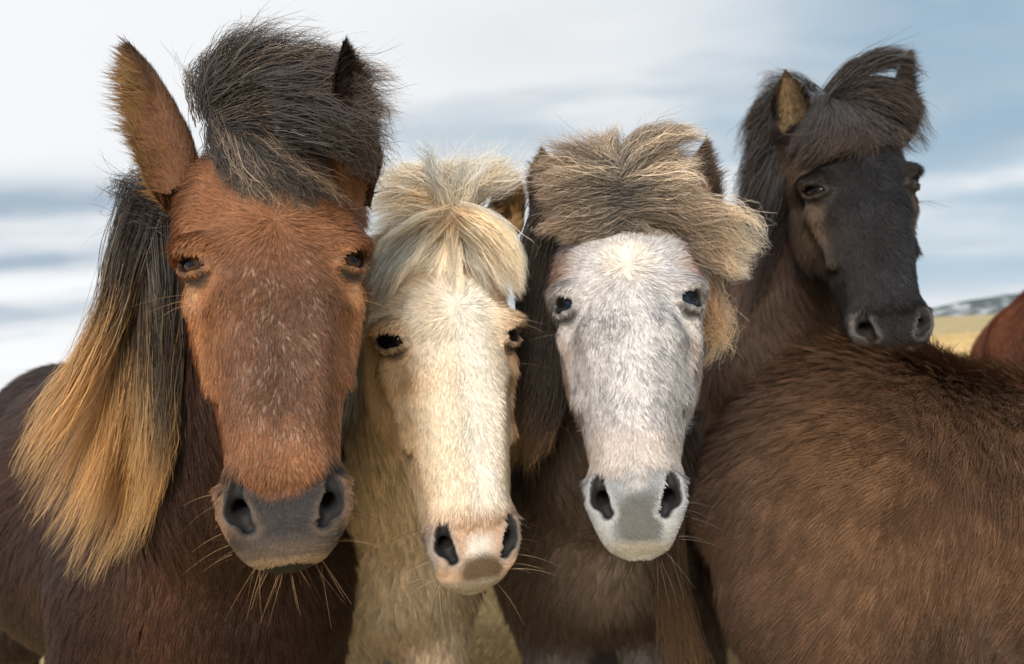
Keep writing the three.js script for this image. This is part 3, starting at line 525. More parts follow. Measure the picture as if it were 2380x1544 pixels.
const roan = coatOf({
  rimTone: [0.46, 0.48, 0.51],
  faceLength: 0.014, rim: [0.045, 0.047, 0.055], lip: [0.06, 0.055, 0.05], nostril: [0.022, 0.025, 0.030],
  face(x, y, z, ax, n1, n2) {
    let c = mix3([0.71, 0.70, 0.71], [0.57, 0.55, 0.56], sm(0.03, 0.09, ax + 0.03 * n1));
    const grizzle = sm(0.05, 0.45, n2 + 0.55 * n1 - 0.02) * sm(0.06, -0.03, y) * sm(-0.27, -0.2, y);
    c = mix3(c, [0.19, 0.19, 0.21], grizzle * 0.75);
    c = mix3(c, [0.27, 0.26, 0.28], sm(0.016, 0.0, Math.abs(ax - 0.03 + 0.01 * n1)) * sm(-0.06, -0.12, y) * sm(-0.25, -0.2, y) * 0.5);
    c = mix3(c, [0.82, 0.77, 0.70], sm(0.04, 0.012, Math.hypot(x - 0.004, (y - 0.065) * 0.7)));
    c = mix3(c, [0.40, 0.25, 0.19], sm(0.055, 0.085, ax) * sm(0.04, 0.08, y) * 0.8);
    c = mix3(c, [0.40, 0.26, 0.19], sm(0.070, 0.088, ax) * sm(-0.02, -0.08, y) * 0.7);
    c = mix3(c, [0.60, 0.51, 0.46], sm(-0.195, -0.245, y + 0.03 * n1) * 0.6);
    c = mix3(c, [0.33, 0.36, 0.40], sm(-0.272, -0.305, y + 0.012 * n1));
    c = mix3(c, [0.50, 0.50, 0.52], sm(0.020, 0.006, ax) * sm(-0.27, -0.30, y) * sm(-0.345, -0.325, y) * 0.7);
    c = mix3(c, [0.12, 0.125, 0.12], sm(1.35, 0.25, Math.hypot(ax / 0.040, (y + 0.372) / 0.046) + 0.7 * n1));
    c = mix3(c, [0.45, 0.46, 0.48], sm(-0.365, -0.375, y) * sm(0.028, 0.038, ax) * 0.8);
    c = mix3(c, [0.46, 0.42, 0.36], sm(-0.392, -0.402, y) * sm(-0.03, -0.01, z) * 0.7);
    return c;
  },
  ear: (inner, t, a, n) => (inner ? [0.10, 0.065, 0.045] : mix3([0.22, 0.15, 0.10], [0.06, 0.042, 0.03], sm(0.5, 1, t))),
  length: 0.04,
  body(q, x, y, z, n1) {
    let c = mix3([0.055, 0.038, 0.031], [0.115, 0.082, 0.064], sm(-0.5, 0.4, n1));
    c = mix3(c, [0.24, 0.18, 0.145], sm(0.16, 0.02, Math.hypot(q.x * 0.8, q.y - 0.82)) * sm(-0.05, 0.05, q.z) * 0.8);
    c = mix3(c, [0.10, 0.092, 0.09], sm(0.66, 0.55, q.y) * sm(-0.6, -0.2, q.z));
    return { c };
  },
});
const darkBrown = coatOf({
  rimTone: [0.13, 0.125, 0.13],
  vary: 0.9, faceLength: 0.015, rim: [0.02, 0.015, 0.014], lip: [0.05, 0.042, 0.036], nostril: [0.006, 0.006, 0.007],
  face(x, y, z, ax, n1, n2) {
    let c = mix3([0.014, 0.013, 0.016], [0.026, 0.019, 0.016], sm(0.04, 0.09, ax + 0.02 * n1));
    c = mix3(c, [0.12, 0.078, 0.050], sm(0.06, 0.095, ax - 0.015 * n1) * sm(0.04, 0.0, z) * 0.9);
    c = mix3(c, [0.036, 0.038, 0.052], sm(0.0, 0.4, n1) * sm(0.05, 0.0, ax) * 0.7);
    c = mix3(c, [0.07, 0.048, 0.034], sm(0.030, 0.012, Math.hypot(ax - 0.088, y + 0.036, z - 0.016)) * 0.8);
    c = mix3(c, [0.005, 0.005, 0.006], sm(-0.25, -0.30, y) * sm(0.050, 0.035, ax));
    c = mix3(c, [0.10, 0.095, 0.10], sm(0.045, 0.055, ax) * sm(-0.285, -0.31, y) * 0.8);
    c = mix3(c, [0.12, 0.098, 0.08], sm(-0.378, -0.392, y));
    return c;
  },
  ear: (inner, t, a, n, e) => (inner && !e.dark ? (Math.abs(a) > 0.86 ? [0.02, 0.015, 0.012] : mix3([0.36, 0.26, 0.15], [0.07, 0.045, 0.028], sm(-0.1, 0.35, n))) : [0.030, 0.020, 0.016]),
  length: 0.034,
  body(q, x, y, z, n1) {
    let c = mix3([0.075, 0.047, 0.036], [0.150, 0.094, 0.066], sm(-0.4, 0.4, n1));
    return { c };
  },
});
const brown = coatOf({
  length: 0.040, swirl: 0.36,
  sweep: (q) => V(0, sm(1.0, 1.2, q.y) * 0.5, sm(1.0, 1.2, q.y) * 0.2),
  body(q, x, y, z, n1, n2) {
    let c = mix3([0.145, 0.078, 0.045], [0.185, 0.100, 0.056], sm(-0.45, 0.45, n1));
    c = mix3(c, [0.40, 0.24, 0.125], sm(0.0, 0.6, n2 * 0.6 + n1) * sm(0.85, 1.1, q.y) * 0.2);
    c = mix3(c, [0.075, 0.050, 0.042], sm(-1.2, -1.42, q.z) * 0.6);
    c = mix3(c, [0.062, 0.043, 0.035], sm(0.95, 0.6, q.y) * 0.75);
    const k = 1 + 0.6 * (hash3(Math.floor(x * 55 + n1 * 3), Math.floor(y * 55), Math.floor(z * 55)) - 0.5); return { c: scale3(c, k), width: 0.013, len: 0.052 + 0.012 * sm(0.9, 1.15, q.y), lift: 0.18 + 0.22 * sm(1.0, 1.2, q.y), mess: 0.2 + 0.25 * sm(0.95, 1.15, q.y) };
  },
});
const red = coatOf({
  length: 0.03,
  body(q, x, y, z, n1) { const c = mix3([0.27, 0.082, 0.032], [0.38, 0.130, 0.050], sm(-0.4, 0.4, n1)); return { c }; },
});

const ramp = (stops, t) => { let i = 0; while (i < stops.length - 2 && t > stops[i + 1][0]) i++; return mix3(stops[i].slice(1), stops[i + 1].slice(1), clamp((t - stops[i][0]) / (stops[i + 1][0] - stops[i][0]))); };

new Horse({
  seed: 11, label: 'chestnut pony with dark windblown forelock and long golden-tipped mane, beside the cream pony', stand: [-0.56, -1.78], heading: 0.62, size: 0.975, drop: -0.01, color: chestnut, white: 0.7, iris: [0.05, 0.022, 0.010],
  density: { body: 60000, head: 480000, ear: 380000 }, most: { head: 90000, body: 100000 }, whisker: { n: 90, color: [0.40, 0.24, 0.11], len: 0.05 },
  head: { at: [-0.2823, 0.0565, -1.1928], yaw: 13.8, pitch: 17, roll: 2.1, scale: [1.06, 0.85, 0.95], muzzle: 1.0, open: 1.15 },
  ears: [{ base: [455, 450, 1.28], tip: [300, 102, 1.33], open: [-0.85, 0, 0.5], width: 0.044, fluff: 1.5, foot: 0.95, taper: 0.95 }, { base: [818, 480, 1.25], tip: [800, 96, 1.195], open: [0.75, 0, 0.6], width: 0.037, taper: 1.3, dark: true }],
  hair: [
    { name: 'mane', depth: 1.42, count: 5600, clumps: 150, segments: 20, width: 0.0008, thick: 0.03, spread: 0.007, root: 0.026, wave: 0.005, frizz: 0.0004, tight: 0.72, streaks: 0.06, drift: 0.02, fly: 0.05, flyLength: 0.05,
      color: (t, g, light, q, R, ph) => ramp(light ? [[0, 0.10, 0.08, 0.06], [0.4, 0.40, 0.29, 0.17], [1, 0.62, 0.43, 0.24]] : [[0, 0.040, 0.032, 0.030], [mix(0.28, 0.55, sm(0.5, 1, g)), 0.085, 0.058, 0.040], [mix(0.5, 0.8, sm(0.4, 1, g)), 0.62, 0.37, 0.15], [1.05, 0.80, 0.56, 0.29]], t + (ph - 0.5) * 0.30),
      guides: [[[335, 470], [290, 600, 0.03], [255, 720, 0.04], [180, 850, 0.04], [95, 960, 0.04], [35, 1075, 0.03]], [[345, 480], [305, 620, 0.04], [270, 760, 0.05], [210, 900, 0.05], [125, 1040, 0.05], [60, 1160, 0.03]],
        [[360, 490], [320, 640, 0.05], [290, 800, 0.06], [240, 950, 0.06], [165, 1110, 0.05], [80, 1235, 0.03]], [[370, 500], [340, 660, 0.05], [315, 830, 0.06], [280, 1000, 0.06], [225, 1170, 0.05], [165, 1300, 0.03]],
        [[380, 510], [360, 680, 0.04], [345, 850, 0.06], [320, 1030, 0.06], [270, 1200, 0.05], [190, 1360, 0.03]], [[386, 520], [382, 690, 0.04], [372, 860, 0.05], [355, 1040, 0.05], [320, 1210, 0.04], [260, 1340, 0.03]],
        [[392, 530], [400, 700, 0.03], [395, 870, 0.04], [385, 1020, 0.04], [365, 1150, 0.04], [330, 1290, 0.03]], [[398, 540], [414, 700, 0.02], [414, 860, 0.03], [406, 980, 0.03], [396, 1090, 0.03], [375, 1190, 0.02]]] },
    { name: 'mane', depth: 1.40, count: 500, clumps: 30, width: 0.0009, thick: 0.02, spread: 0.014, root: 0.02, wave: 0.008, fly: 0.15, flyLength: 0.06, free: true,
      color: () => [0.05, 0.038, 0.032],
      guides: [[[395, 430], [355, 395], [340, 350]], [[392, 470], [340, 440], [290, 425], [250, 450]], [[390, 490], [330, 470], [280, 470], [255, 465]], [[385, 520], [330, 500], [290, 510], [268, 545]], [[385, 560], [335, 560], [300, 590], [275, 620]]] },
    { name: 'forelock', depth: 1.27, count: 1500, clumps: 40, segments: 18, width: 0.0009, thick: 0.01, spread: 0.006, root: 0.02, wave: 0.006, frizz: 0.0006, tight: 0.88, fly: 0.08, flyLength: 0.05, wind: 0.04, free: true, jitter: 1.0, short: 0.75,
      color: (t) => ramp([[0, 0.035, 0.028, 0.026], [0.6, 0.075, 0.053, 0.043], [1, 0.20, 0.14, 0.10]], t),
      guides: [[[490, 250], [478, 170], [500, 95], [540, 55]], [[500, 245], [520, 150], [590, 80], [680, 28]], [[510, 240], [570, 150], [660, 95], [760, 70]], [[520, 240], [620, 160], [740, 120], [840, 110]], [[640, 200, 0.06], [760, 175, 0.06], [870, 180, 0.06], [985, 215, 0.07]], [[660, 230, 0.07], [770, 225, 0.06], [870, 240, 0.06], [965, 285, 0.07]], [[670, 260, 0.07], [780, 275, 0.10], [865, 310, 0.10], [920, 385, 0.07]], [[680, 300, 0.07], [770, 330, 0.10], [850, 375, 0.09], [895, 445, 0.06]], [[680, 330, 0.06], [760, 370, 0.08], [830, 420, 0.07], [870, 480, 0.05]]] },
    { name: 'forelock', flat: 0.55, thin: [4.4, 0.8], depth: 1.27, count: 6800, clumps: 110, segments: 18, width: 0.0009, thick: 0.014, spread: 0.006, root: 0.020, wave: 0.005, frizz: 0.0004, tight: 0.88, streaks: 0.18, fly: 0.07, flyLength: 0.06, wind: 0.03, jitter: 0.9, short: 0.55,
      color: (t, g, light) => (light ? ramp([[0, 0.098, 0.073, 0.054], [0.5, 0.293, 0.215, 0.146], [1, 0.352, 0.254, 0.167]], t) : ramp([[0, 0.029, 0.025, 0.025], [0.55, 0.051, 0.037, 0.032], [1, 0.122, 0.083, 0.060]], t)),
      guides: [[[475, 262, 0.03], [450, 215, 0.03], [440, 175, 0.03], [438, 150, 0.03]], [[488, 250, 0.03], [482, 170, 0.03], [503, 105, 0.03], [545, 68, 0.02]], [[495, 245, 0.03], [515, 150, 0.03], [572, 88, 0.03], [655, 42, 0.02]], [[505, 240, 0.03], [565, 150, 0.04], [650, 100, 0.04], [735, 85, 0.03]],
        [[515, 240, 0.03], [605, 170, 0.05], [710, 132, 0.05], [800, 130, 0.04], [860, 160, 0.03]], [[520, 245, 0.03], [640, 195, 0.06], [760, 182, 0.06], [860, 205, 0.05], [965, 212, 0.04]], [[530, 255, 0.03], [650, 220, 0.06], [770, 225, 0.07], [870, 255, 0.06], [950, 270, 0.04]],
        [[540, 265, 0.03], [650, 250, 0.06], [770, 275, 0.07], [865, 330, 0.06], [905, 400, 0.04]], [[545, 275, 0.03], [640, 290, 0.06], [740, 330, 0.06], [830, 400, 0.05], [865, 470, 0.03]], [[545, 282, 0.03], [620, 330, 0.05], [700, 390, 0.05], [785, 450, 0.04], [835, 500, 0.02]],
        [[540, 287, 0.03], [590, 350, 0.05], [650, 410, 0.04], [705, 465, 0.03], [725, 505, 0.012]], [[530, 287, 0.03], [555, 350, 0.04], [590, 410, 0.03], [615, 460, 0.02], [625, 500, 0.01]], [[520, 282, 0.03], [520, 340, 0.03], [530, 390, 0.025], [545, 430, 0.02], [550, 460, 0.012]], [[505, 275, 0.03], [475, 320, 0.03], [460, 360, 0.02], [452, 400, 0.02], [450, 430, 0.012]]] }],
});
new Horse({
  seed: 12, label: 'cream pony with pale forelock and white blaze between the chestnut and grey roan ponies', stand: [-0.30, -2.12], heading: 0.25, size: 1.0, wide: 0.75, slim: 0.8, color: cream, iris: [0.01, 0.008, 0.007],
  density: { body: 60000, head: 480000, ear: 500000 }, most: { head: 80000, body: 60000 }, whisker: { n: 50, color: [0.6, 0.45, 0.28], len: 0.055 },
  head: { at: [-0.0940, -0.0363, -1.4627], yaw: 21, pitch: 15, roll: 2.2, scale: [1.07, 0.865, 0.92], muzzle: 0.93, open: 1.25 },
  ears: [{ base: [1150, 575, 1.56], tip: [1200, 412, 1.66], open: [0.15, 0.3, 1], width: 0.036, fluff: 0.8 }],
  hair: [
    { name: 'mane', depth: 1.58, count: 3800, clumps: 80, width: 0.0010, thick: 0.03, spread: 0.016, root: 0.02, wave: 0.004, tight: 0.3, sheer: true, streaks: 0.2, fly: 0.1, flyLength: 0.06,
      color: (t, g, light) => (light ? [0.95, 0.91, 0.82] : ramp([[0, 0.80, 0.64, 0.43], [0.4, 0.93, 0.84, 0.69], [1, 0.95, 0.89, 0.79]], t)),
      guides: [[[1035, 505, 0.03], [970, 520, 0.03], [910, 550, 0.02], [840, 610, 0.01]], [[1035, 490, 0.03], [960, 480, 0.03], [900, 495, 0.02], [830, 530, 0.02]], [[1035, 475, 0.03], [970, 445, 0.03], [900, 445, 0.02], [830, 465, 0.02]], [[1040, 460, 0.02], [985, 415, 0.02], [920, 405, 0.02], [855, 415, 0.02]], [[1050, 450, 0.02], [1020, 410, 0.02], [1000, 390, 0.02], [985, 375, 0.02]],
        [[1060, 450, 0.02], [1090, 405, 0.02], [1130, 385, 0.02], [1165, 375, 0.02]], [[1070, 460, 0.02], [1120, 425, 0.02], [1180, 400, 0.02], [1225, 370, 0.02]], [[1075, 475, 0.03], [1120, 455, 0.03], [1165, 440, 0.02], [1215, 425, 0.02]]] },
    { name: 'forelock', depth: 1.50, count: 3600, clumps: 46, segments: 14, width: 0.0010, thick: 0.025, spread: 0.007, root: 0.012, wave: 0.0025, tight: 0.9, jitter: 0.8, sheer: true, streaks: 0.25, fly: 0.04, short: 0.9, trim: 0.9,
      color: (t, g, light) => (light ? [0.95, 0.91, 0.82] : ramp([[0, 0.72, 0.54, 0.32], [0.22, 0.92, 0.82, 0.65], [1, 0.95, 0.91, 0.83]], t)),
      guides: [[[1035, 495, 0.03], [965, 515, 0.04], [905, 555, 0.03], [870, 600, 0.02]], [[1035, 500, 0.03], [962, 545, 0.04], [898, 610, 0.03], [862, 680, 0.02]], [[1040, 503, 0.03], [980, 560, 0.04], [915, 640, 0.03], [872, 725, 0.01]], [[1043, 505, 0.03], [1000, 560, 0.04], [955, 610, 0.03], [915, 660, 0.01]], [[1048, 508, 0.03], [1040, 560, 0.03], [1020, 600, 0.02], [985, 630, 0.01]],
        [[1055, 510, 0.03], [1052, 580, 0.03], [1055, 640, 0.02], [1062, 690, 0.01]], [[1062, 508, 0.03], [1080, 570, 0.03], [1092, 630, 0.02], [1112, 680, 0.01]], [[1068, 505, 0.03], [1110, 560, 0.04], [1152, 620, 0.03], [1198, 700, 0.01]], [[1072, 500, 0.03], [1130, 545, 0.04], [1185, 610, 0.03], [1218, 690, 0.02]], [[1075, 495, 0.03], [1140, 522, 0.04], [1200, 580, 0.03], [1235, 650, 0.02]], [[1078, 488, 0.03], [1140, 492, 0.03], [1195, 530, 0.03], [1228, 590, 0.02]]] },
    { name: 'forelock', depth: 1.50, count: 700, clumps: 12, width: 0.0009, thick: 0.02, spread: 0.008, root: 0.014, wave: 0.005, tight: 0.8, jitter: 0.8, sheer: true, free: true, fly: 0.15, flyLength: 0.06, short: 0.5,
      color: (t) => ramp([[0, 0.75, 0.65, 0.48], [0.5, 0.80, 0.78, 0.73], [1, 0.70, 0.72, 0.72]], t),
      guides: [[[1045, 495], [1010, 440], [975, 400], [958, 355]], [[1050, 490], [1025, 420], [1005, 370], [1000, 310]], [[1055, 490], [1050, 420], [1050, 360], [1060, 300]], [[1062, 490], [1075, 430], [1090, 370], [1110, 310]], [[1068, 495], [1100, 440], [1130, 400], [1160, 340]]] }],
});
new Horse({
  seed: 13, label: 'grey roan pony with white speckled face and brown forelock parted in the middle', stand: [0.155, -2.08], heading: 0.02, size: 0.99, wide: 0.78, slim: 0.78, color: roan, iris: [0.014, 0.022, 0.034],
  density: { body: 60000, head: 480000, ear: 400000 }, most: { head: 80000, body: 60000 }, whisker: { n: 60, color: [0.12, 0.10, 0.09], len: 0.06 },
  head: { at: [0.1683, 0.0085, -1.4567], yaw: -7.4, pitch: 28, roll: 2.9, scale: [1.05, 0.868, 0.95], muzzle: 0.92, open: 1.35 },
  ears: [{ base: [1285, 560, 1.60], tip: [1262, 350, 1.70], open: [-0.5, 0.2, 0.85], width: 0.032 }, { base: [1605, 540, 1.56], tip: [1640, 328, 1.66], open: [0.8, 0.2, 0.5], width: 0.038 }],
  hair: [
    { name: 'mane', depth: 1.64, free: true, collide: false, count: 3000, clumps: 60, segments: 14, width: 0.0011, thick: 0.03, spread: 0.014, root: 0.02, wave: 0.006, tight: 0.6, fly: 0.05, flyLength: 0.06, drift: 0.02,
      color: (t, g, light) => ramp([[0, 0.030, 0.023, 0.020], [0.6, 0.075, 0.052, 0.038], [0.8, 0.26, 0.15, 0.065], [1, 0.45, 0.29, 0.13]], t + 0.12 * (0.5 - g)),
      guides: [[[1262, 500, 0.02], [1222, 600, 0.03], [1215, 760, 0.03], [1190, 880, 0.03], [1175, 1000, 0.02]], [[1290, 520, 0.02], [1250, 680, 0.03], [1225, 850, 0.04], [1195, 980, 0.03], [1170, 1090, 0.02]], [[1300, 560, 0.02], [1268, 740, 0.03], [1250, 910, 0.04], [1222, 1020, 0.03], [1195, 1110, 0.02]], [[1315, 620, 0.02], [1285, 800, 0.03], [1275, 930, 0.03], [1255, 1010, 0.02], [1235, 1090, 0.02]], [[1325, 680, 0.02], [1300, 830, 0.02], [1295, 930, 0.02], [1285, 1000, 0.02], [1270, 1050, 0.02]]] },
    { name: 'mane', depth: 1.50, count: 700, clumps: 16, width: 0.0010, thick: 0.01, spread: 0.005, root: 0.02, wave: 0.005, frizz: 0.0006, tight: 0.92, jitter: 0.6, fly: 0.10, flyLength: 0.06, wind: 0.05, free: true, sheer: true,
      color: (t, g, light) => ramp([[0, 0.40, 0.29, 0.20], [0.4, 0.85, 0.72, 0.55], [1, 0.95, 0.90, 0.80]], t),
      guides: [[[1615, 470, 0.0], [1690, 455, 0.0], [1740, 470, 0.0], [1785, 520, 0.0]], [[1625, 530, 0.0], [1680, 530, 0.0], [1740, 560, 0.0], [1780, 590, 0.0]], [[1630, 560, 0.0], [1680, 590, 0.0], [1730, 615, 0.0], [1765, 620, 0.0]], [[1632, 590, 0.0], [1670, 630, 0.0], [1705, 650, 0.0], [1745, 650, 0.0]]] },
    { name: 'mane', depth: 1.60, count: 380, clumps: 20, width: 0.0011, thick: 0.02, spread: 0.016, root: 0.02, wave: 0.008, tight: 0.4, fly: 0.1, flyLength: 0.04, free: true, sheer: true,
      color: (t) => ramp([[0, 0.55, 0.36, 0.21], [0.5, 0.90, 0.68, 0.44], [1, 0.95, 0.82, 0.60]], t),
      guides: [[[1635, 640], [1670, 690], [1690, 740], [1700, 780]], [[1635, 680], [1660, 740], [1675, 790], [1680, 830]], [[1632, 720], [1650, 770], [1655, 820], [1645, 860]]] },
    { name: 'forelock', depth: 1.57, count: 1800, clumps: 60, segments: 10, width: 0.0011, thick: 0.02, spread: 0.022, root: 0.02, wave: 0.004, tight: 0.3, jitter: 1.6, free: true, fly: 0.02,
      color: (t) => ramp([[0, 0.13, 0.11, 0.09], [1, 0.26, 0.19, 0.13]], t),
      guides: [[[1430, 540], [1380, 540], [1330, 545], [1290, 560]], [[1430, 490], [1370, 490], [1310, 500], [1270, 520]], [[1430, 440], [1370, 430], [1310, 425], [1260, 430]], [[1435, 400], [1390, 370], [1350, 360], [1300, 365]], [[1445, 400], [1500, 340], [1540, 320], [1580, 320]], [[1450, 420], [1520, 390], [1580, 380], [1630, 390]], [[1450, 450], [1520, 440], [1590, 440], [1640, 460]], [[1450, 490], [1510, 495], [1570, 510], [1620, 540]]] },
    { name: 'forelock', flat: 0.55, depth: 1.52, count: 6800, clumps: 100, segments: 16, width: 0.0009, thick: 0.014, spread: 0.006, root: 0.012, wave: 0.004, frizz: 0.0004, tight: 0.85, streaks: 0.22, fly: 0.05, flyLength: 0.05, wind: 0.02, jitter: 1.2, short: 0.6,
      color: (t, g, light) => (light ? ramp([[0, 0.390, 0.332, 0.273], [0.4, 0.700, 0.580, 0.450], [1, 0.860, 0.750, 0.600]], t) : ramp([[0, 0.166, 0.152, 0.140], [0.3, 0.293, 0.244, 0.195], [0.7, 0.380, 0.290, 0.215], [1, 0.510, 0.395, 0.290]], t)),
      guides: [[[1442, 515, 0.02], [1400, 545, 0.03], [1350, 550, 0.02], [1300, 560, 0.01]], [[1440, 500, 0.03], [1380, 532, 0.04], [1320, 545, 0.03], [1278, 560, 0.02]], [[1437, 470, 0.03], [1360, 490, 0.05], [1290, 512, 0.04], [1235, 540, 0.03]], [[1436, 440, 0.03], [1360, 440, 0.05], [1290, 452, 0.05], [1228, 485, 0.03]], [[1436, 420, 0.03], [1360, 400, 0.05], [1290, 392, 0.05], [1235, 405, 0.03]], [[1437, 400, 0.03], [1372, 368, 0.04], [1300, 345, 0.04], [1225, 330, 0.03]],
        [[1440, 395, 0.03], [1405, 350, 0.03], [1395, 320, 0.03], [1388, 290, 0.02]], [[1440, 400, 0.03], [1460, 335, 0.04], [1500, 295, 0.04], [1565, 272, 0.03]], [[1445, 402, 0.03], [1492, 340, 0.05], [1560, 300, 0.05], [1645, 302, 0.03]], [[1448, 412, 0.03], [1520, 370, 0.05], [1600, 342, 0.06], [1662, 352, 0.04]], [[1448, 432, 0.03], [1530, 410, 0.06], [1610, 402, 0.06], [1665, 425, 0.04]], [[1448, 457, 0.03], [1540, 457, 0.06], [1610, 470, 0.05], [1665, 500, 0.04]], [[1448, 482, 0.03], [1530, 498, 0.05], [1610, 530, 0.05], [1670, 570, 0.03]], [[1446, 507, 0.03], [1510, 528, 0.04], [1580, 560, 0.03], [1640, 600, 0.02]], [[1443, 517, 0.02], [1485, 538, 0.03], [1535, 555, 0.02], [1585, 575, 0.01]]] }],
});
new Horse({
  seed: 14, label: 'dark brown pony with black face, standing tallest and farthest back on the right', stand: [0.56, -2.55], heading: -0.02, size: 1.05, color: darkBrown, iris: [0.02, 0.014, 0.010],
  density: { body: 60000, head: 380000, ear: 400000 }, most: { head: 60000, body: 50000 }, whisker: { n: 30, color: [0.05, 0.04, 0.035], len: 0.03 },
  head: { at: [0.6471, 0.2339, -1.877], yaw: 2.7, pitch: 16, roll: 5.4, scale: [1.08, 0.805, 0.92], muzzle: 1.04, open: 1.25 },
  ears: [{ base: [1850, 365, 1.97], tip: [1826, 165, 1.97], open: [-0.12, 0, 1], width: 0.054, fluff: 0.7 }, { base: [2075, 330, 1.97], tip: [2114, 118, 2.0], open: [0.9, 0, 0.3], width: 0.044, dark: true }],
  hair: [
    { name: 'mane', depth: 2.16, count: 2200, clumps: 60, segments: 14, width: 0.0013, thick: 0.03, spread: 0.016, root: 0.025, wave: 0.005, tight: 0.7, fly: 0.06, flyLength: 0.06, drift: -0.02,
      color: (t, g) => ramp([[0, 0.030, 0.021, 0.018], [0.6, 0.050, 0.032, 0.025], [1, 0.105, 0.060, 0.042]], t),
      guides: [[[1900, 235, -0.1], [1840, 180, -0.12], [1795, 175, -0.12], [1770, 205, -0.12]], [[1815, 210, -0.05], [1765, 250, 0.03], [1735, 295, 0.03], [1715, 330, 0.02]], [[1810, 280, 0.02], [1760, 330, 0.03], [1735, 380, 0.03], [1712, 420, 0.02]], [[1815, 330, 0.02], [1765, 410, 0.04], [1730, 480, 0.03], [1708, 540, 0.02]], [[1825, 390, 0.02], [1785, 490, 0.04], [1745, 600, 0.03], [1712, 720, 0.02]], [[1840, 430, 0.02], [1812, 530, 0.03], [1782, 650, 0.03], [1735, 760, 0.02]]] },
    { name: 'forelock', depth: 2.0, count: 5200, clumps: 80, segments: 14, width: 0.0012, thick: 0.035, spread: 0.010, root: 0.015, wave: 0.003, tight: 0.8, streaks: 0.1, fly: 0.05, flyLength: 0.06, wind: 0.03, jitter: 1.4,
      color: (t, g, light) => (light ? ramp([[0, 0.035, 0.026, 0.024], [1, 0.14, 0.085, 0.062]], t) : ramp([[0, 0.020, 0.016, 0.016], [0.5, 0.040, 0.027, 0.023], [1, 0.090, 0.053, 0.038]], t)),
      guides: [[[1905, 235, 0.02], [1888, 270, 0.03], [1868, 310, 0.03], [1848, 360, 0.02]], [[1905, 250, 0.02], [1870, 300, 0.03], [1838, 350, 0.03], [1825, 390, 0.02]], [[1912, 255, 0.02], [1890, 312, 0.04], [1860, 355, 0.03], [1842, 400, 0.02]], [[1925, 255, 0.02], [1925, 312, 0.04], [1900, 360, 0.03], [1860, 405, 0.01]], [[1932, 255, 0.02], [1965, 310, 0.04], [1960, 350, 0.03], [1920, 380, 0.01]], [[1935, 252, 0.02], [1985, 300, 0.05], [2005, 335, 0.04], [1975, 370, 0.02]],
        [[1935, 250, 0.02], [2000, 285, 0.05], [2065, 325, 0.05], [2110, 355, 0.03]], [[1937, 245, 0.02], [2015, 268, 0.05], [2090, 315, 0.05], [2150, 365, 0.03]], [[1938, 238, 0.02], [2025, 240, 0.05], [2112, 282, 0.05], [2180, 345, 0.03]], [[1935, 230, 0.02], [2015, 200, 0.05], [2110, 212, 0.05], [2175, 275, 0.03]], [[1930, 225, 0.02], [2000, 170, 0.04], [2095, 142, 0.04], [2165, 155, 0.03]], [[1925, 222, 0.02], [1962, 160, 0.03], [2040, 118, 0.04], [2115, 108, 0.03]]] }],
});
new Horse({
  seed: 15, label: 'shaggy brown pony turned away at the right, only its rump and back in view', stand: [1.68, -1.80], heading: Math.PI / 2 - 0.06, slim: 1.06, size: 0.925, lower: 0.105, color: brown, density: { body: 70000 }, most: { body: 170000 },
  hair: [{ name: 'tail', depth: 1.86, count: 1400, clumps: 40, segments: 14, width: 0.0013, thick: 0.03, spread: 0.02, root: 0.02, wave: 0.010, tight: 0.7, free: true, collide: false,
    color: (t, g) => ramp([[0, 0.06, 0.035, 0.02], [0.5, 0.16, 0.082, 0.030], [1, 0.26, 0.14, 0.055]], t),
    guides: [[[1600, 980], [1560, 1120], [1535, 1280], [1545, 1420], [1560, 1580], [1590, 1700]], [[1605, 980], [1565, 1140], [1555, 1300], [1575, 1440], [1600, 1580], [1640, 1700]], [[1610, 980], [1570, 1160], [1565, 1330], [1600, 1460], [1650, 1590], [1690, 1700]]] }],
});
new Horse({ seed: 16, label: 'reddish chestnut pony far right edge, seen from behind beyond the brown back', stand: [2.47, -4.75], heading: Math.PI - 0.25, size: 1.13, color: red, density: { body: 25000 }, most: { body: 40000 } });

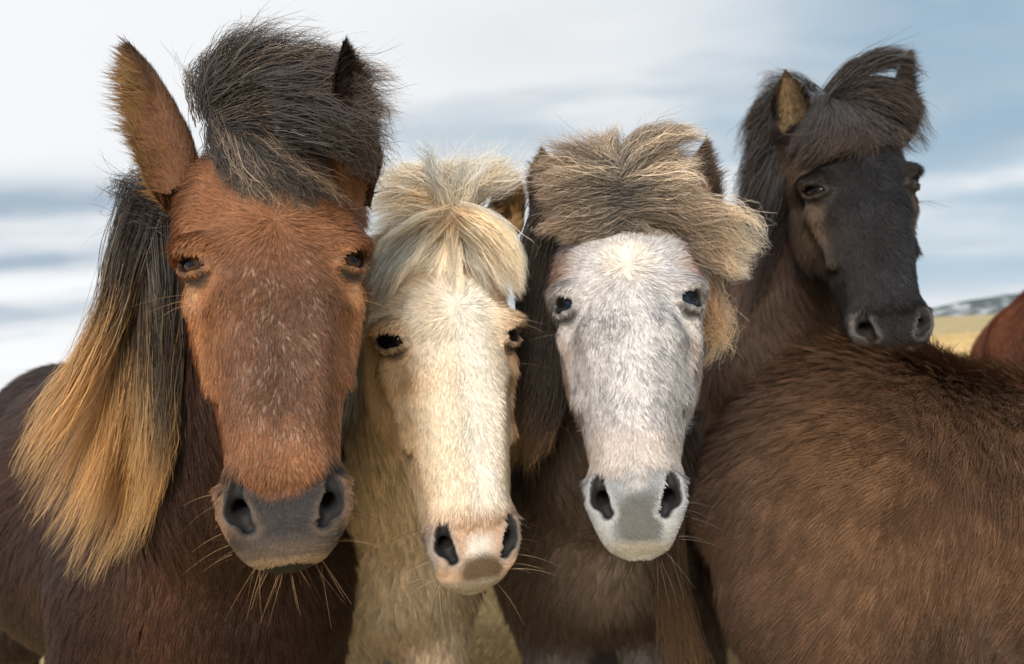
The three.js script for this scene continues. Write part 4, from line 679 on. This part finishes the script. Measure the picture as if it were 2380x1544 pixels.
// ------------------------------------------------------------------ setting: ground, grass, hills
{
  const n = 512, data = new Uint8Array(n * n * 4);
  for (let y = 0; y < n; y++) for (let x = 0; x < n; x++) {
    const p = (u, f) => fbm(Math.cos(x / n * 6.2832) * f + u, Math.sin(x / n * 6.2832) * f + Math.cos(y / n * 6.2832) * f, Math.sin(y / n * 6.2832) * f + u, 4);
    const a = p(3, 2.2), b = p(17, 9), i = (y * n + x) * 4, c = mix3(mix3([0.50, 0.37, 0.17], [0.34, 0.28, 0.12], sm(-0.1, 0.35, a)), [0.62, 0.48, 0.26], sm(0.0, 0.4, b));
    for (let k = 0; k < 3; k++) data[i + k] = 255 * Math.pow(c[k] * (1 + 0.3 * b), 1 / 2.2); data[i + 3] = 255;
  }
  const tex = new THREE.DataTexture(data, n, n); tex.colorSpace = THREE.SRGBColorSpace; tex.wrapS = tex.wrapT = THREE.RepeatWrapping; tex.magFilter = THREE.LinearFilter; tex.repeat.set(300, 300); tex.needsUpdate = true;
  const g = new THREE.PlaneGeometry(3000, 3000, 120, 120).rotateX(-Math.PI / 2), p = g.attributes.position;
  for (let i = 0; i < p.count; i++) { const x = p.getX(i), z = p.getZ(i), r = Math.hypot(x, z + 3); p.setY(i, sm(30, 200, r) * (1.5 * fbm(x / 90, z / 90, 3, 3)) - 0.15 * Math.max(0, -x - 3)); }
  g.computeVertexNormals();
  const ground = new THREE.Mesh(g, new THREE.MeshStandardMaterial({ map: tex, roughness: 0.95 })); ground.name = 'ground'; ground.userData.kind = 'structure'; ground.receiveShadow = true; scene.add(ground);

  const R = rngOf(77), blades = [], m = new THREE.Matrix4(), q = new THREE.Quaternion(), e = new THREE.Euler(), bp = [], bi = [];
  for (let k = 0; k < 7; k++) { const a = R() * 6.28, lean = 0.2 + R() * 0.6, x0 = (R() - 0.5) * 0.8, z0 = (R() - 0.5) * 0.8, b = bp.length / 3, w = 0.05; bp.push(x0 - w, 0, z0, x0 + w, 0, z0, x0 + Math.cos(a) * lean * 0.4, 0.6, z0 + Math.sin(a) * lean * 0.4, x0 + Math.cos(a) * lean, 0.8 + R() * 0.3, z0 + Math.sin(a) * lean); bi.push(b, b + 1, b + 2, b + 2, b + 1, b + 3); }
  const bg = new THREE.BufferGeometry(); bg.setAttribute('position', new THREE.Float32BufferAttribute(bp, 3)); bg.setIndex(bi); bg.computeVertexNormals();
  const add = (x, z, h) => { e.set((R() - 0.5) * 0.5, R() * 6.28, (R() - 0.5) * 0.5); blades.push([m.compose(V(x, -0.005, z), q.setFromEuler(e), V(h * 1.2, h * (0.5 + 0.6 * R()), h * 1.2)).clone(), fbm(x * 0.7, 0, z * 0.7, 3) + (R() - 0.5) * 0.5]); };
  for (let k = 0; k < 26000; k++) { const d = 2 + 7 * R(), u = 760 + 1000 * R(); add((u - W / 2) / F * d, -d, 0.05); }
  for (let k = 0; k < 24000; k++) { const d = 8 + 60 * R() * R(), u = 2000 + 420 * R(); add((u - W / 2) / F * d, -d, 0.07 + d * 0.001); }
  const grass = new THREE.InstancedMesh(bg, new THREE.MeshStandardMaterial({ roughness: 0.9, side: THREE.DoubleSide }), blades.length), c = new THREE.Color();
  blades.forEach(([mm, t], i) => { grass.setMatrixAt(i, mm); const k = mix3([0.42, 0.33, 0.14], [0.70, 0.53, 0.29], sm(-0.5, 0.3, t)); grass.setColorAt(i, c.setRGB(...k)); });
  grass.name = 'grass'; grass.userData = { kind: 'stuff', label: 'short dry yellow grass of the field', category: 'grass' }; grass.castShadow = grass.receiveShadow = true; scene.add(grass);

  const hp = [], hc = [], hi = [], nu = 240, nv = 26;
  for (let j = 0; j <= nv; j++) for (let i = 0; i <= nu; i++) {
    const az = mix(0.12, 1.2, i / nu), t = j / nv, d = mix(900, 1900, t), h = (8 + 32 * sm(0.36, 0.55, az) ) * Math.sin(t * Math.PI * 0.5) + 9 * fbm(az * 14, t * 3, 5, 4) * t * 2 - 2;
    hp.push(Math.sin(az) * d, h, -Math.cos(az) * d); const n = fbm(az * 170, t * 22, 2, 4), k = mix3([0.075, 0.10, 0.10], [0.55, 0.57, 0.60], sm(0.08, 0.3, n)); hc.push(...k);
  }
  for (let j = 0; j < nv; j++) for (let i = 0; i < nu; i++) { const a = j * (nu + 1) + i; hi.push(a, a + 1, a + nu + 1, a + 1, a + nu + 2, a + nu + 1); }
  const hg = new THREE.BufferGeometry(); hg.setAttribute('position', new THREE.Float32BufferAttribute(hp, 3)); hg.setAttribute('color', new THREE.Float32BufferAttribute(hc, 3)); hg.setIndex(hi); hg.computeVertexNormals();
  const hills = new THREE.Mesh(hg, new THREE.MeshStandardMaterial({ vertexColors: true, roughness: 0.95, side: THREE.DoubleSide })); hills.name = 'hills'; hills.userData.kind = 'structure'; scene.add(hills);
}
console.log('tufts ' + tally + ' hair triangles ' + triangles);
renderer.render(scene, camera);
